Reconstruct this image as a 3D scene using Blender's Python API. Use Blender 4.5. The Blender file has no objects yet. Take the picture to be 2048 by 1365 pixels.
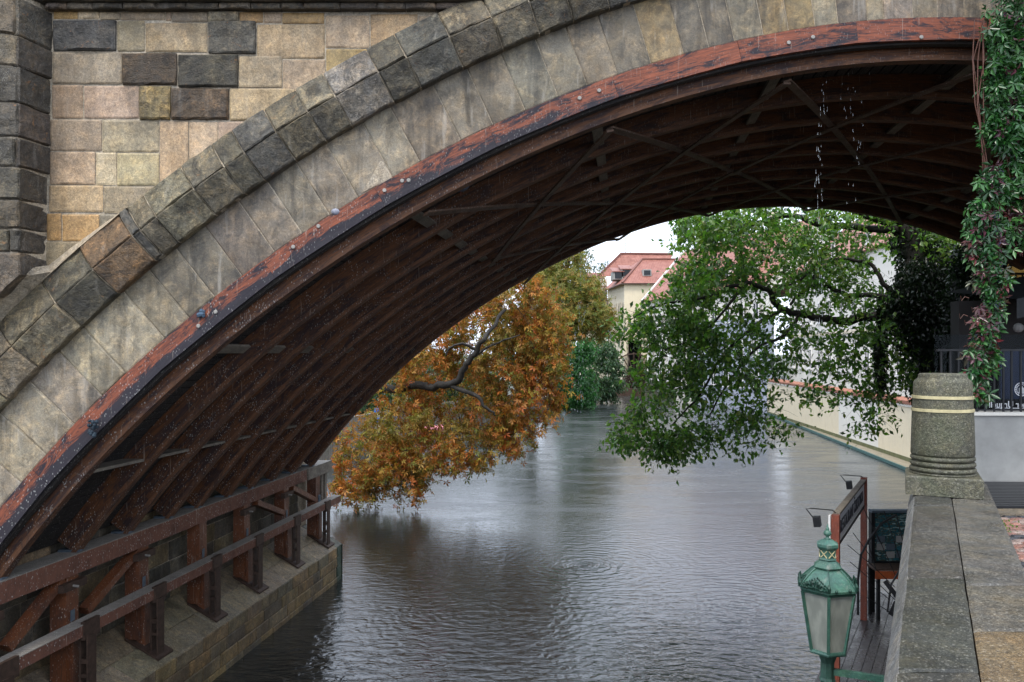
import bpy, math, random
import numpy as np
from mathutils import Vector, Matrix, noise, Euler
R = random.Random(7)
NR = np.random.RandomState(5)
PI = math.pi
F = 1593.0; H = 6.0; D = 10.0; HOR = 705.0
SC = bpy.context.scene
COL = SC.collection

# ------------------------------------------------------------------ camera, sky, sun, exposure
cam = bpy.data.cameras.new('camera'); camo = bpy.data.objects.new('camera', cam); COL.objects.link(camo)
cam.sensor_width = 36; cam.lens = 28.0; cam.clip_start = .1; cam.clip_end = 2500
cam.shift_y = 22.5/2048
camo.location = (0, 0, H); camo.rotation_euler = (PI/2, 0, 0)
SC.camera = camo
SUN_EL, SUN_AZ = math.radians(58), math.radians(215)
w = bpy.data.worlds.new('World'); SC.world = w; w.use_nodes = True
nt = w.node_tree; nt.nodes.clear()
sky = nt.nodes.new('ShaderNodeTexSky'); sky.sky_type = 'NISHITA'; sky.sun_disc = False
sky.sun_elevation = SUN_EL; sky.sun_rotation = SUN_AZ; sky.dust_density = 4; sky.air_density = 1.2
hs = nt.nodes.new('ShaderNodeHueSaturation'); hs.inputs['Saturation'].default_value = .35
mx = nt.nodes.new('ShaderNodeMixRGB'); mx.inputs[0].default_value = .72; mx.inputs[2].default_value = (11.7, 13.0, 15.5, 1)
bg = nt.nodes.new('ShaderNodeBackground'); bg.inputs['Strength'].default_value = .10
wo = nt.nodes.new('ShaderNodeOutputWorld')
nt.links.new(sky.outputs[0], hs.inputs['Color']); nt.links.new(hs.outputs[0], mx.inputs[1])
nt.links.new(mx.outputs[0], bg.inputs[0]); nt.links.new(bg.outputs[0], wo.inputs[0])
sun = bpy.data.lights.new('sun', 'SUN'); sun.energy = 1.5; sun.angle = math.radians(18); sun.color = (1, .93, .82)
suno = bpy.data.objects.new('sun', sun); COL.objects.link(suno)
suno.rotation_euler = Euler((math.radians(32), 0, math.radians(-25)))
SC.view_settings.view_transform = 'Standard'; SC.view_settings.look = 'None'
SC.view_settings.exposure = 0.85; SC.view_settings.gamma = 1; SC.view_settings.use_curve_mapping = False
SC.cycles.use_denoising = True
SC.cycles.max_bounces = 6; SC.cycles.diffuse_bounces = 4; SC.cycles.glossy_bounces = 3
SC.cycles.transmission_bounces = 4; SC.cycles.transparent_max_bounces = 8
SC.cycles.caustics_reflective = False; SC.cycles.caustics_refractive = False

# ------------------------------------------------------------------ helpers
def P(px, py, Y): return Vector(((px-1024)/F*Y, Y, H-(py-HOR)/F*Y))
def sk(Y): return .1419*(Y-D)
def FX(px): return (px-1024)/F*D
def FZ(py): return H-(py-HOR)/F*D
def lerp(a, b, t): return a+(b-a)*t
def inset(p): return p

class MB:
    def __init__(s): s.v = []; s.f = []; s.uv = None
    def add(s, vs, fs):
        b = len(s.v); s.v += [tuple(v) for v in vs]; s.f += [tuple(b+i for i in f) for f in fs]
    def box(s, x0, x1, y0, y1, z0, z1):
        s.add([(x, y, z) for z in (z0, z1) for y in (y0, y1) for x in (x0, x1)],
              [(0,2,3,1),(4,5,7,6),(0,1,5,4),(2,6,7,3),(0,4,6,2),(1,3,7,5)])
    def beam(s, a, b, w, h, up=(0,0,1), shrink=1):
        a = Vector(a); b = Vector(b); d = (b-a).normalized(); up = Vector(up)
        x = d.cross(up).normalized(); y = x.cross(d).normalized()
        vs = []
        for p, k in ((a, 1), (b, shrink)):
            for sx, sy in ((-1,-1),(1,-1),(1,1),(-1,1)): vs.append(p+x*w/2*sx*k+y*h/2*sy*k)
        s.add(vs, [(0,1,2,3),(7,6,5,4),(0,4,5,1),(1,5,6,2),(2,6,7,3),(3,7,4,0)])
    def tube(s, pts, rs, n=6):
        pts = [Vector(p) for p in pts]; k = len(pts); b = len(s.v)
        if not hasattr(rs, '__len__'): rs = [rs]*k
        for i, p in enumerate(pts):
            d = (pts[min(i+1, k-1)]-pts[max(i-1, 0)])
            d = d.normalized() if d.length > 1e-9 else Vector((0,0,1))
            x = d.orthogonal().normalized() if i == 0 else (x-d*x.dot(d)).normalized()
            y = d.cross(x)
            for j in range(n):
                a = 2*PI*j/n; s.v.append(tuple(p+(x*math.cos(a)+y*math.sin(a))*rs[i]))
        for i in range(k-1):
            for j in range(n):
                j2 = (j+1) % n; s.f.append((b+i*n+j, b+i*n+j2, b+(i+1)*n+j2, b+(i+1)*n+j))
        s.f.append(tuple(b+j for j in reversed(range(n)))); s.f.append(tuple(b+(k-1)*n+j for j in range(n)))
    def lathe(s, c, prof, n=24, squash=1, rot=0):
        c = Vector(c); b = len(s.v)
        for r, z in prof:
            for j in range(n):
                a = 2*PI*j/n+rot; s.v.append((c.x+r*math.cos(a), c.y+r*math.sin(a)*squash, c.z+z))
        for i in range(len(prof)-1):
            for j in range(n):
                j2 = (j+1) % n; s.f.append((b+i*n+j, b+i*n+j2, b+(i+1)*n+j2, b+(i+1)*n+j))
        s.f.append(tuple(b+j for j in reversed(range(n)))); s.f.append(tuple(b+(len(prof)-1)*n+j for j in range(n)))
    def ball(s, c, r, n=8, sz=1):
        prof = [(max(r*math.sin(PI*i/(n//2+1)), .0003), -r*sz*math.cos(PI*i/(n//2+1))) for i in range(n//2+2)]
        s.lathe(c, prof, n)
    def build(s, name, mat, parent=None, smooth=False, **kw):
        me = bpy.data.meshes.new(name); me.from_pydata(s.v, [], s.f); me.update()
        if smooth: me.polygons.foreach_set('use_smooth', [True]*len(me.polygons))
        if s.uv:
            at = me.attributes.new('uvw', 'FLOAT_VECTOR', 'POINT'); at.data.foreach_set('vector', [c for p in s.uv for c in p])
        return link(name, me, mat, parent, **kw)

def wloc(o):
    v = Vector(o.location)
    while o.parent: o = o.parent; v += o.location
    return v
def link(name, me, mat, parent=None, loc=None, **kw):
    o = bpy.data.objects.new(name, me); COL.objects.link(o)
    if mat and not me.materials: me.materials.append(mat)
    if parent:
        o.parent = parent; o.location = (Vector(loc) if loc else Vector())-wloc(parent)
    elif loc: o.location = loc
    tag(o, **kw); return o
def tag(o, label=None, cat=None, group=None, kind=None, col=None):
    if label: o['label'] = label
    if cat: o['category'] = cat
    if group: o['group'] = group
    if kind: o['kind'] = kind
    if col: o['col'] = [float(c) for c in col]
    return o
def thing(name, loc, label, cat, group=None, kind=None):
    o = bpy.data.objects.new(name, None); COL.objects.link(o); o.location = loc; o.empty_display_size = .2
    return tag(o, label, cat, group, kind)

# ------------------------------------------------------------------ materials
class NT:
    def __init__(s, name):
        s.m = bpy.data.materials.new(name); s.m.use_nodes = True; s.t = s.m.node_tree; s.t.nodes.clear()
        s.out = s.t.nodes.new('ShaderNodeOutputMaterial')
    def n(s, typ, ins=None, **props):
        nd = s.t.nodes.new('ShaderNode'+typ)
        for k, v in props.items(): setattr(nd, k, v)
        for k, v in (ins or {}).items(): s.set(nd.inputs[k], v)
        return nd
    def set(s, sock, v):
        if hasattr(v, 'links') or isinstance(v, bpy.types.NodeSocket): s.t.links.new(v, sock)
        elif isinstance(v, bpy.types.Node): s.t.links.new(v.outputs[0], sock)
        else:
            if hasattr(v, '__len__') and len(v) == 3 and sock.type == 'RGBA': v = (*v, 1)
            sock.default_value = v
    def math(s, op, a, b=0, c=None, clamp=False):
        nd = s.n('Math', operation=op, use_clamp=clamp); s.set(nd.inputs[0], a); s.set(nd.inputs[1], b)
        if c is not None: s.set(nd.inputs[2], c)
        return nd.outputs[0]
    def mix(s, f, a, b, mode='MIX'):
        nd = s.n('MixRGB', blend_type=mode); s.set(nd.inputs[0], f); s.set(nd.inputs[1], a); s.set(nd.inputs[2], b); return nd.outputs[0]
    def rng(s, v, a, b, c=0., d=1.):
        nd = s.n('MapRange'); s.set(nd.inputs[0], v)
        for i, x in enumerate((a, b, c, d)): nd.inputs[i+1].default_value = x
        return nd.outputs[0]
    def pos(s, sc=(1,1,1), rnd=0.):
        g = s.n('NewGeometry').outputs['Position']
        if rnd:
            oi = s.n('ObjectInfo').outputs['Random']
            cm = s.n('CombineXYZ', {0: s.math('MULTIPLY', oi, 31.*rnd), 1: s.math('MULTIPLY', oi, 17.*rnd), 2: s.math('MULTIPLY', oi, 23.*rnd)})
            g = s.n('VectorMath', {0: g, 1: cm}, operation='ADD').outputs[0]
        mp = s.n('Mapping', {0: g, 'Scale': sc}); return mp.outputs[0]
    def noise(s, v, sc, det=4, rough=.55, dist=0.):
        return s.n('TexNoise', {'Vector': v, 'Scale': sc, 'Detail': det, 'Roughness': rough, 'Distortion': dist}).outputs[0]
    def vor(s, v, sc, feat='F1'):
        return s.n('TexVoronoi', {'Vector': v, 'Scale': sc}, feature=feat).outputs[0]
    def fin(s, color, rough=.7, h=None, bstr=.3, bdist=.02, **kw):
        b = s.n('BsdfPrincipled', {'Base Color': color, 'Roughness': rough})
        for k, v in kw.items(): s.set(b.inputs[k.replace('_', ' ')], v)
        if h is not None:
            bp = s.n('Bump', {'Strength': bstr, 'Distance': bdist, 'Height': h}); s.set(b.inputs['Normal'], bp.outputs[0])
        s.t.links.new(b.outputs[0], s.out.inputs[0]); return s.m

def stone_mat(name, base=None, speck=.0, streak=.5, dark=(.02,.02,.018), rough=.62, fine=90., grain=.75, bstr=.9, rnd=1., moss=0., stain=.6, bdist=.012, vari=.5, lich=0., white=0., gran=0., mott=0., soot=0.):
    s = NT(name); p = s.pos(rnd=rnd); pw = s.pos()
    if base is None:
        at = s.n('Attribute', attribute_type='OBJECT', attribute_name='col'); c = at.outputs['Color']
    else: c = s.n('RGB').outputs[0]; c.default_value = (*base, 1)
    big = s.noise(p, 2.2, 6, .65, .4); mid = s.noise(p, 9, 6, .7); fi = s.noise(p, fine, 3, .8); pit = s.vor(p, fine*.8)
    c = s.mix(s.rng(big, .35, .7, 0, vari), c, s.mix(1., c, (.62, .60, .62), 'MULTIPLY'))
    c = s.mix(s.rng(mid, .42, .72, 0, vari), c, s.mix(1., c, (1.35, 1.18, .92), 'MULTIPLY'))
    g2 = s.noise(p, fine*.33, 4, .75); pit2 = s.vor(p, fine*.4)
    gm = s.math('MULTIPLY', s.rng(fi, .32, .68, .45, 1.6), s.rng(g2, .32, .68, .55, 1.45)); gm = s.math('MULTIPLY', gm, s.rng(pit2, .05, .22, .5, 1.))
    c = s.mix(grain, c, s.mix(1., c, s.n('CombineXYZ', {0: gm, 1: gm, 2: gm}).outputs[0], 'MULTIPLY'))
    if soot:
        c = s.mix(s.rng(s.noise(pw, .95, 8, .72, .7), .44, .62, 0, soot), c, s.mix(1., c, (.42, .40, .38), 'MULTIPLY'))
        c = s.mix(s.rng(s.noise(s.pos((2.2, 2.2, .35)), 1.1, 6, .65, .5), .5, .66, 0, soot*.8), c, s.mix(1., c, (.5, .47, .42), 'MULTIPLY'))
    if mott:
        c = s.mix(s.rng(s.noise(p, 4.5, 8, .8, .8), .50, .62, 0, mott), c, s.mix(1., c, (2.1, 1.95, 1.75), 'MULTIPLY'))
        c = s.mix(s.rng(s.noise(p, 3.1, 8, .8, 1.1), .50, .60, 0, mott), c, s.mix(1., c, (.34, .34, .34), 'MULTIPLY'))
    if gran:
        vc = s.n('SeparateColor', {0: s.n('TexVoronoi', {'Vector': s.pos(), 'Scale': gran}).outputs['Color']}).outputs[0]; vd = s.n('SeparateColor', {0: s.n('TexVoronoi', {'Vector': s.pos(), 'Scale': gran*2.1}).outputs['Color']}).outputs[1]
        gr = s.math('MULTIPLY', s.rng(vc, 0, 1, .5, 1.5), s.rng(vd, 0, 1, .6, 1.4)); c = s.mix(.65, c, s.mix(1., c, s.n('CombineXYZ', {0: gr, 1: gr, 2: gr}).outputs[0], 'MULTIPLY'))
        c = s.mix(s.rng(vc, .93, .94, 0, .22), c, (.42, .40, .35))
    if stain:
        st = s.noise(pw, 1.4, 8, .75, 1.2)
        c = s.mix(s.rng(st, .52, .72, 0, stain), c, dark)
    if streak:
        ps = s.pos((4., 4., .5), .15); sn = s.noise(ps, 1.3, 5, .6, .3)
        c = s.mix(s.rng(sn, .5, .68, 0, streak), c, s.mix(1., c, (.3, .3, .3), 'MULTIPLY'))
        c = s.mix(s.rng(s.noise(ps, 2.1, 4, .6), .6, .72, 0, streak*.5), c, (.42, .39, .34))
    if moss:
        c = s.mix(s.rng(s.noise(pw, 3, 6, .7), .5, .7, 0, moss), c, (.05, .07, .025))
    if lich:
        c = s.mix(s.rng(s.noise(p, 5, 6, .75, 1.), .62, .7, 0, lich), c, (.30, .14, .045))
    if speck:
        sp = s.vor(p, 70); c = s.mix(s.math('MULTIPLY', s.rng(sp, .12, .2, 1, 0), s.rng(s.noise(p, 3, 3), .45, .6, 0, speck)), c, (.55, .55, .5))
    if white:
        c = s.mix(s.rng(s.noise(pw, 6, 8, .8), .66, .7, 0, white), c, (.5, .49, .45))
    h = s.math('ADD', s.math('MULTIPLY', g2, .7), s.math('MULTIPLY', mid, .9)); h = s.math('ADD', h, s.math('ADD', s.math('MULTIPLY', fi, .35), s.math('MULTIPLY', s.rng(pit, 0, .35), .2)))
    r = s.rng(s.noise(pw, 2.5, 5), .35, .7, rough-.18, rough+.15)
    return s.fin(c, r, h, bstr, bdist)

def wood_mat(name, c1, c2, dark=.5, rough=.45, grain=(1,1,1), specks=.0, rnd=1., wet=.3, mask=.55, bstr=.5, fine=14.):
    s = NT(name); p = s.pos(rnd=rnd); pg = s.n('Mapping', {0: p, 'Scale': grain}).outputs[0]
    g = s.noise(pg, fine, 5, .7, .6); b = s.noise(p, 1.6, 6, .7, .5); b2 = s.noise(pg, 3., 5, .7, 1.)
    c = s.mix(s.rng(g, .35, .7), c1, c2)
    c = s.mix(s.rng(b, mask-.08, mask+.1, 0, dark), c, (.012, .012, .016))
    c = s.mix(s.rng(b2, .56, .66, 0, dark), c, (.015, .014, .017))
    if specks:
        pv = s.pos((1, 1, .45), rnd); v = s.vor(pv, 38); m = s.math('MULTIPLY', s.rng(v, .12, .24, 1, 0), s.rng(s.noise(p, 4, 5, .7), .42, .55, 0, specks))
        c = s.mix(m, c, (.62, .62, .58))
        ps = s.pos((14, 14, .8)); c = s.mix(s.math('MULTIPLY', s.rng(s.noise(ps, 3, 3), .66, .7), specks*.6), c, (.5, .48, .42))
    return s.fin(c, s.rng(b, .3, .7, rough-.12, rough+.2), g, bstr, .006)

def arcwood(name, c1, c2, dark=.6, char=0., specks=.5, rough=.68, sat=0.):
    s = NT(name); at = s.n('Attribute', attribute_name='uvw').outputs['Vector']; oi = s.n('ObjectInfo').outputs['Random']
    cm = s.n('CombineXYZ', {0: s.math('MULTIPLY', oi, 37.), 1: s.math('MULTIPLY', oi, 5.), 2: 0.}); v = s.n('VectorMath', {0: at, 1: cm}, operation='ADD').outputs[0]
    vg = s.n('Mapping', {0: v, 'Scale': (1., 14., 14.)}).outputs[0]; vm = s.n('Mapping', {0: v, 'Scale': (1., 4., 4.)}).outputs[0]; p = s.pos()
    g = s.noise(vg, 3.2, 6, .7, .5); g2 = s.noise(vm, 1.5, 6, .75, 1.2); g3 = s.noise(vm, 4.5, 5, .7, .8)
    c = s.mix(s.rng(g, .35, .66), c1, c2); c = s.mix(s.rng(g2, .35, .6, .35, 0), c, s.mix(1., c, (1.5, 1.35, 1.2), 'MULTIPLY'))
    sp = s.n('SeparateXYZ', {0: at}); lowedge = s.rng(sp.outputs[1], -.16, -.30); left = s.rng(sp.outputs[0], 6., 14., 1., .08)
    th = s.math('ADD', g2, s.math('MULTIPLY', s.math('MULTIPLY', lowedge, left), char*.35))
    c = s.mix(s.rng(th, .50, .60, 0, dark), c, (.012, .013, .022)); c = s.mix(s.rng(g3, .53, .64, 0, dark*.85), c, (.014, .013, .018))
    if specks:
        pv = s.pos((1, 1, .5)); vv = s.vor(pv, 42); m = s.math('MULTIPLY', s.rng(vv, .16, .30, 1, 0), s.rng(s.noise(p, 4, 5, .7), .45, .58, 0, specks)); m = s.math('MULTIPLY', m, s.rng(sp.outputs[0], 5., 14., 1., .25))
        c = s.mix(m, c, (.55, .56, .54))
        c = s.mix(s.math('MULTIPLY', s.rng(s.noise(s.pos((16, 16, .7)), 3, 3), .66, .7), specks*.6), c, (.42, .36, .30))
    return s.fin(c, s.rng(g2, .3, .7, rough-.12, rough+.2), g, .6, .006)
def plain(name, c, rough=.5, metal=0., var=.3, sc=12., bstr=.15, **kw):
    s = NT(name); p = s.pos(rnd=1.); n1 = s.noise(p, sc, 5, .65)
    c2 = s.mix(s.rng(n1, .3, .7, 0, 1), s.mix(1., c, (1-var,)*3, 'MULTIPLY'), s.mix(1., c, (1+var*.6,)*3, 'MULTIPLY'))
    return s.fin(c2, rough, n1, bstr, .004, Metallic=metal, **kw)

def leaf_mat(name, rough=.35, tr=.3, gloss=.5, drift=None):
    s = NT(name); at = s.n('Attribute', attribute_name='lc'); c = at.outputs['Color']
    p = s.pos()
    if drift: c = s.mix(s.rng(s.noise(p, .55, 4, .65), .45, .62, 0, .75), c, drift)
    c = c; c = s.mix(s.rng(s.noise(p, 30, 3), .3, .7, 0, .4), c, s.mix(1., c, (.6, .65, .6), 'MULTIPLY'))
    b = s.n('BsdfPrincipled', {'Base Color': c, 'Roughness': rough, 'Specular IOR Level': gloss})
    t = s.n('BsdfTranslucent', {'Color': s.mix(1., c, (1.3, 1.5, .7), 'MULTIPLY')})
    m = s.n('MixShader', {0: tr, 1: b.outputs[0], 2: t.outputs[0]}); s.t.links.new(m.outputs[0], s.out.inputs[0]); return s.m

M = {}
M['ashlar'] = stone_mat('sandstone_ashlar', soot=.65, mott=.3, streak=.3, stain=.42, vari=.5, bstr=.55, fine=110)
M['rough'] = stone_mat('dark_weathered_sandstone', soot=.65, mott=0.9, streak=.3, stain=.55, vari=.8, bstr=1., bdist=.03, fine=60, lich=.75)
M['ring'] = stone_mat('grey_voussoir_sandstone', soot=.65, mott=.6, streak=.8, stain=.5, vari=.7, bstr=.5, fine=120, grain=.5, white=.25)
M['hood'] = stone_mat('moulding_sandstone', soot=.65, mott=1., streak=.35, stain=.55, vari=.8, bstr=1., bdist=.03, fine=60, lich=.5, white=.2)
M['pillar'] = stone_mat('blackened_pillar_sandstone', mott=0.8, streak=.4, stain=.55, vari=.8, bstr=1., bdist=.03, fine=70, lich=.8, speck=.8, dark=(.012,.012,.011))
M['mortar'] = stone_mat('lime_mortar', (.36, .31, .235), streak=.3, stain=.35, rnd=0, fine=50, bstr=1.)
M['pier'] = stone_mat('pier_sandstone', soot=.65, mott=0.5, streak=.3, stain=.4, vari=.7, bstr=.6, fine=80, speck=.3)
M['pier_dirt'] = stone_mat('silt_covered_sandstone', mott=0.5, streak=.1, stain=.35, vari=.7, bstr=.8, fine=70, speck=1., bdist=.02, white=.15)
M['green_stone'] = stone_mat('algae_sandstone', (.05, .085, .06), streak=.2, stain=.4, moss=.8)
M['fascia'] = arcwood('red_stained_wood', (.25, .068, .030), (.085, .024, .014), .97, 1.5, .5)
M['rib'] = arcwood('brown_stained_wood', (.15, .054, .014), (.040, .015, .006), .65, .1, .7)
M['seam'] = arcwood('rib_edge_wood', (.17, .072, .030), (.07, .030, .014), .55, 0., .7)  # paler than the rib faces, lit edges put into the wood colour
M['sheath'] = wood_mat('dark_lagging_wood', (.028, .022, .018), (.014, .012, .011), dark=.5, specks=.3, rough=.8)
M['block'] = wood_mat('grey_weathered_wood', (.25, .215, .17), (.12, .10, .08), dark=.3, specks=.5, rough=.8, grain=(1, .3, 1))
M['brace'] = wood_mat('brown_brace_wood', (.12, .066, .04), (.06, .035, .022), dark=.4, specks=.4, rough=.7)
M['sill'] = wood_mat('droppings_covered_red_wood', (.22, .088, .052), (.10, .046, .032), dark=.35, specks=1., rough=.7, grain=(1, 8, 1))
M['grey_top'] = wood_mat('grey_ribbed_plank_top', (.36, .33, .29), (.17, .15, .13), dark=.25, specks=1., rough=.85, grain=(.6, 9, 1), bstr=1.)
M['post'] = wood_mat('rust_brown_timber_post', (.20, .066, .024), (.08, .028, .013), dark=.5, specks=.7, rough=.4, grain=(6, 6, 1))
M['steel'] = plain('rusty_brown_steel', (.075, .045, .032), .6, .3, .5)
M['bolt'] = plain('galvanised_steel', (.30, .285, .26), .5, 0.)
M['bluesteel'] = plain('galvanised_plate', (.13, .17, .21), .5, .5)
M['coping'] = stone_mat('wet_granite', mott=.35, streak=.0, stain=.55, vari=.9, bstr=.9, fine=130, grain=.85, rough=.45, speck=.25, bdist=.006, rnd=0, gran=150.)
M['column'] = stone_mat('mossy_granite', (.088, .088, .060), streak=.25, stain=.5, mott=.3, vari=.6, bstr=1., fine=120, grain=1., moss=.4, rnd=0, rough=.6, gran=120.)
M['strap'] = plain('yellowed_strap', (.50, .44, .25), .5)
M['lamp'] = stone_mat('verdigris_paint', (.04, .115, .09), streak=.6, stain=.35, vari=.7, rough=.42, fine=60, grain=.35, bstr=.25, rnd=0, mott=.35, white=.35, dark=(.01,.03,.025), speck=.3)
M['lampdark'] = plain('dark_verdigris_paint', (.012, .05, .035), .5, .2, .6, 30, .4)
M['black'] = plain('black_iron', (.012, .013, .015), .5, .3, .4)
M['deck'] = wood_mat('wet_deck_board', (.055, .055, .062), (.03, .03, .034), dark=.3, rough=.25, grain=(4, 1, 1))
M['redpost'] = wood_mat('red_brown_painted_post', (.25, .06, .028), (.13, .03, .017), dark=.3, rough=.4, grain=(5, 5, 1), specks=.25)
M['orange'] = wood_mat('orange_painted_wood', (.36, .09, .025), (.25, .05, .02), dark=.2)
M['board'] = plain('pale_sign_panel', (.90, .92, .98), .35, 0, .1)
M['white'] = plain('white_paint', (.75, .74, .72), .5, 0, .1)
M['letter'] = plain('sign_lettering', (.03, .035, .05), .5)
M['lowwall'] = plain('grey_render', (.30, .30, .285), .75, 0, .2, 3)
M['water_drop'] = NT('raindrop').fin((.7, .75, .8), .05, Alpha=.6, Specular_IOR_Level=1.)

# ------------------------------------------------------------------ arch curve (facade plane), metres
PX = D/F
def arch_px(x):
    u = (1890-x)/1000; u2 = u*u
    return 41.742-4 + 268.48*u2 - 10.42*u2*u2 + 3.4356*u2**3
_xs = np.arange(-330, 4111, 6.0)
_ys = np.array([arch_px(x) for x in _xs])
CX = np.array([FX(x) for x in _xs]); CZ = np.array([FZ(y) for y in _ys])
_dx = np.gradient(CX); _dz = np.gradient(CZ); _l = np.hypot(_dx, _dz); _dx /= _l; _dz /= _l
NX, NZ = -_dz, _dx
SS = np.concatenate([[0], np.cumsum(np.hypot(np.diff(CX), np.diff(CZ)))])
def cp(s, o):           # point at arc length s, offset o metres outwards
    x = np.interp(s, SS, CX); z = np.interp(s, SS, CZ); nx = np.interp(s, SS, NX); nz = np.interp(s, SS, NZ)
    l = math.hypot(nx, nz); return float(x+nx/l*o), float(z+nz/l*o)
def s_at_px(x, o_px):   # arc length whose offset point has facade pixel x
    xo = CX+NX*o_px*PX; return float(np.interp(FX(x), xo, SS))
def offs(x, z):         # signed offset of a facade point from the curve
    d = np.hypot(CX-x, CZ-z); i = int(d.argmin()); return float((x-CX[i])*NX[i]+(z-CZ[i])*NZ[i]), i

def stone(name, parent, f, n, mat, col, nu=4, nv=3, depth=.25, amp=.012, bev=.012, gap=.006, seed=None, edge=.07, jit=.006, **kw):
    """f(u,v)->point on the face, n outward normal; a block with a worn rounded front"""
    n = Vector(n); seed = seed if seed is not None else R.random()*100
    p00 = f(0, 0); w_ = max((f(1, 0)-p00).length, (f(1, 1)-f(0, 1)).length, .02); h_ = max((f(0, 1)-p00).length, (f(1, 1)-f(1, 0)).length, .02)
    eu = min(.25, edge*.35/w_); ev = min(.25, edge*.35/h_); gu = gap/w_; gv = gap/h_
    us = [gu, eu]+[eu+(1-2*eu)*(i+1)/nu for i in range(nu-1)]+[1-eu, 1-gu]
    vs = [gv, ev]+[ev+(1-2*ev)*(i+1)/nv for i in range(nv-1)]+[1-ev, 1-gv]
    V = []; Fc = []; ku = len(us); kv = len(vs)
    for j, v in enumerate(vs):
        for i, u in enumerate(us):
            p = f(u, v); e = i in (0, ku-1) or j in (0, kv-1)
            q = p*3+Vector((seed,)*3)
            d = amp*(noise.noise(q*1.2)+.6*noise.noise(q*3.1)+.4*noise.noise(q*7.3))
            if e:
                d = -bev+d*.3; p = p+Vector((noise.noise(q*5), noise.noise(q*5+Vector((9,0,0))), noise.noise(q*5+Vector((0,9,0)))))*jit
                if (i in (0, ku-1)) and (j in (0, kv-1)): d -= bev*.6
            V.append(p+n*d)
    for j in range(kv-1):
        for i in range(ku-1):
            a = j*ku+i; Fc.append((a, a+1, a+ku+1, a+ku))
    ring = [i for i in range(ku)]+[j*ku+ku-1 for j in range(1, kv)]+[(kv-1)*ku+i for i in range(ku-2, -1, -1)]+[j*ku for j in range(kv-2, 0, -1)]
    b = len(V)
    for r_ in ring: V.append(V[r_]-n*depth)
    m = len(ring)
    for k in range(m): Fc.append((ring[(k+1) % m], ring[k], b+k, b+(k+1) % m))
    mb = MB(); mb.add(V, Fc)
    return mb.build(name, mat, parent, smooth=False, col=col, **kw)

def vary(c, a=.12, h=.04):
    c = (c[0]*.73, c[1]*.695, c[2]*.60)
    k = 1+R.uniform(-a, a); return tuple(max(.005, x*k*(1+R.uniform(-h, h))) for x in c)
TAN=(.50,.40,.29); PINK=(.53,.425,.31); PALE=(.62,.52,.39); YEL=(.50,.39,.19); ORG=(.52,.34,.16); GREY=(.33,.29,.235); LG=(.42,.36,.275)
DK=(.085,.08,.07); RUST=(.12,.085,.055); BLUE=(.10,.105,.12)

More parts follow.
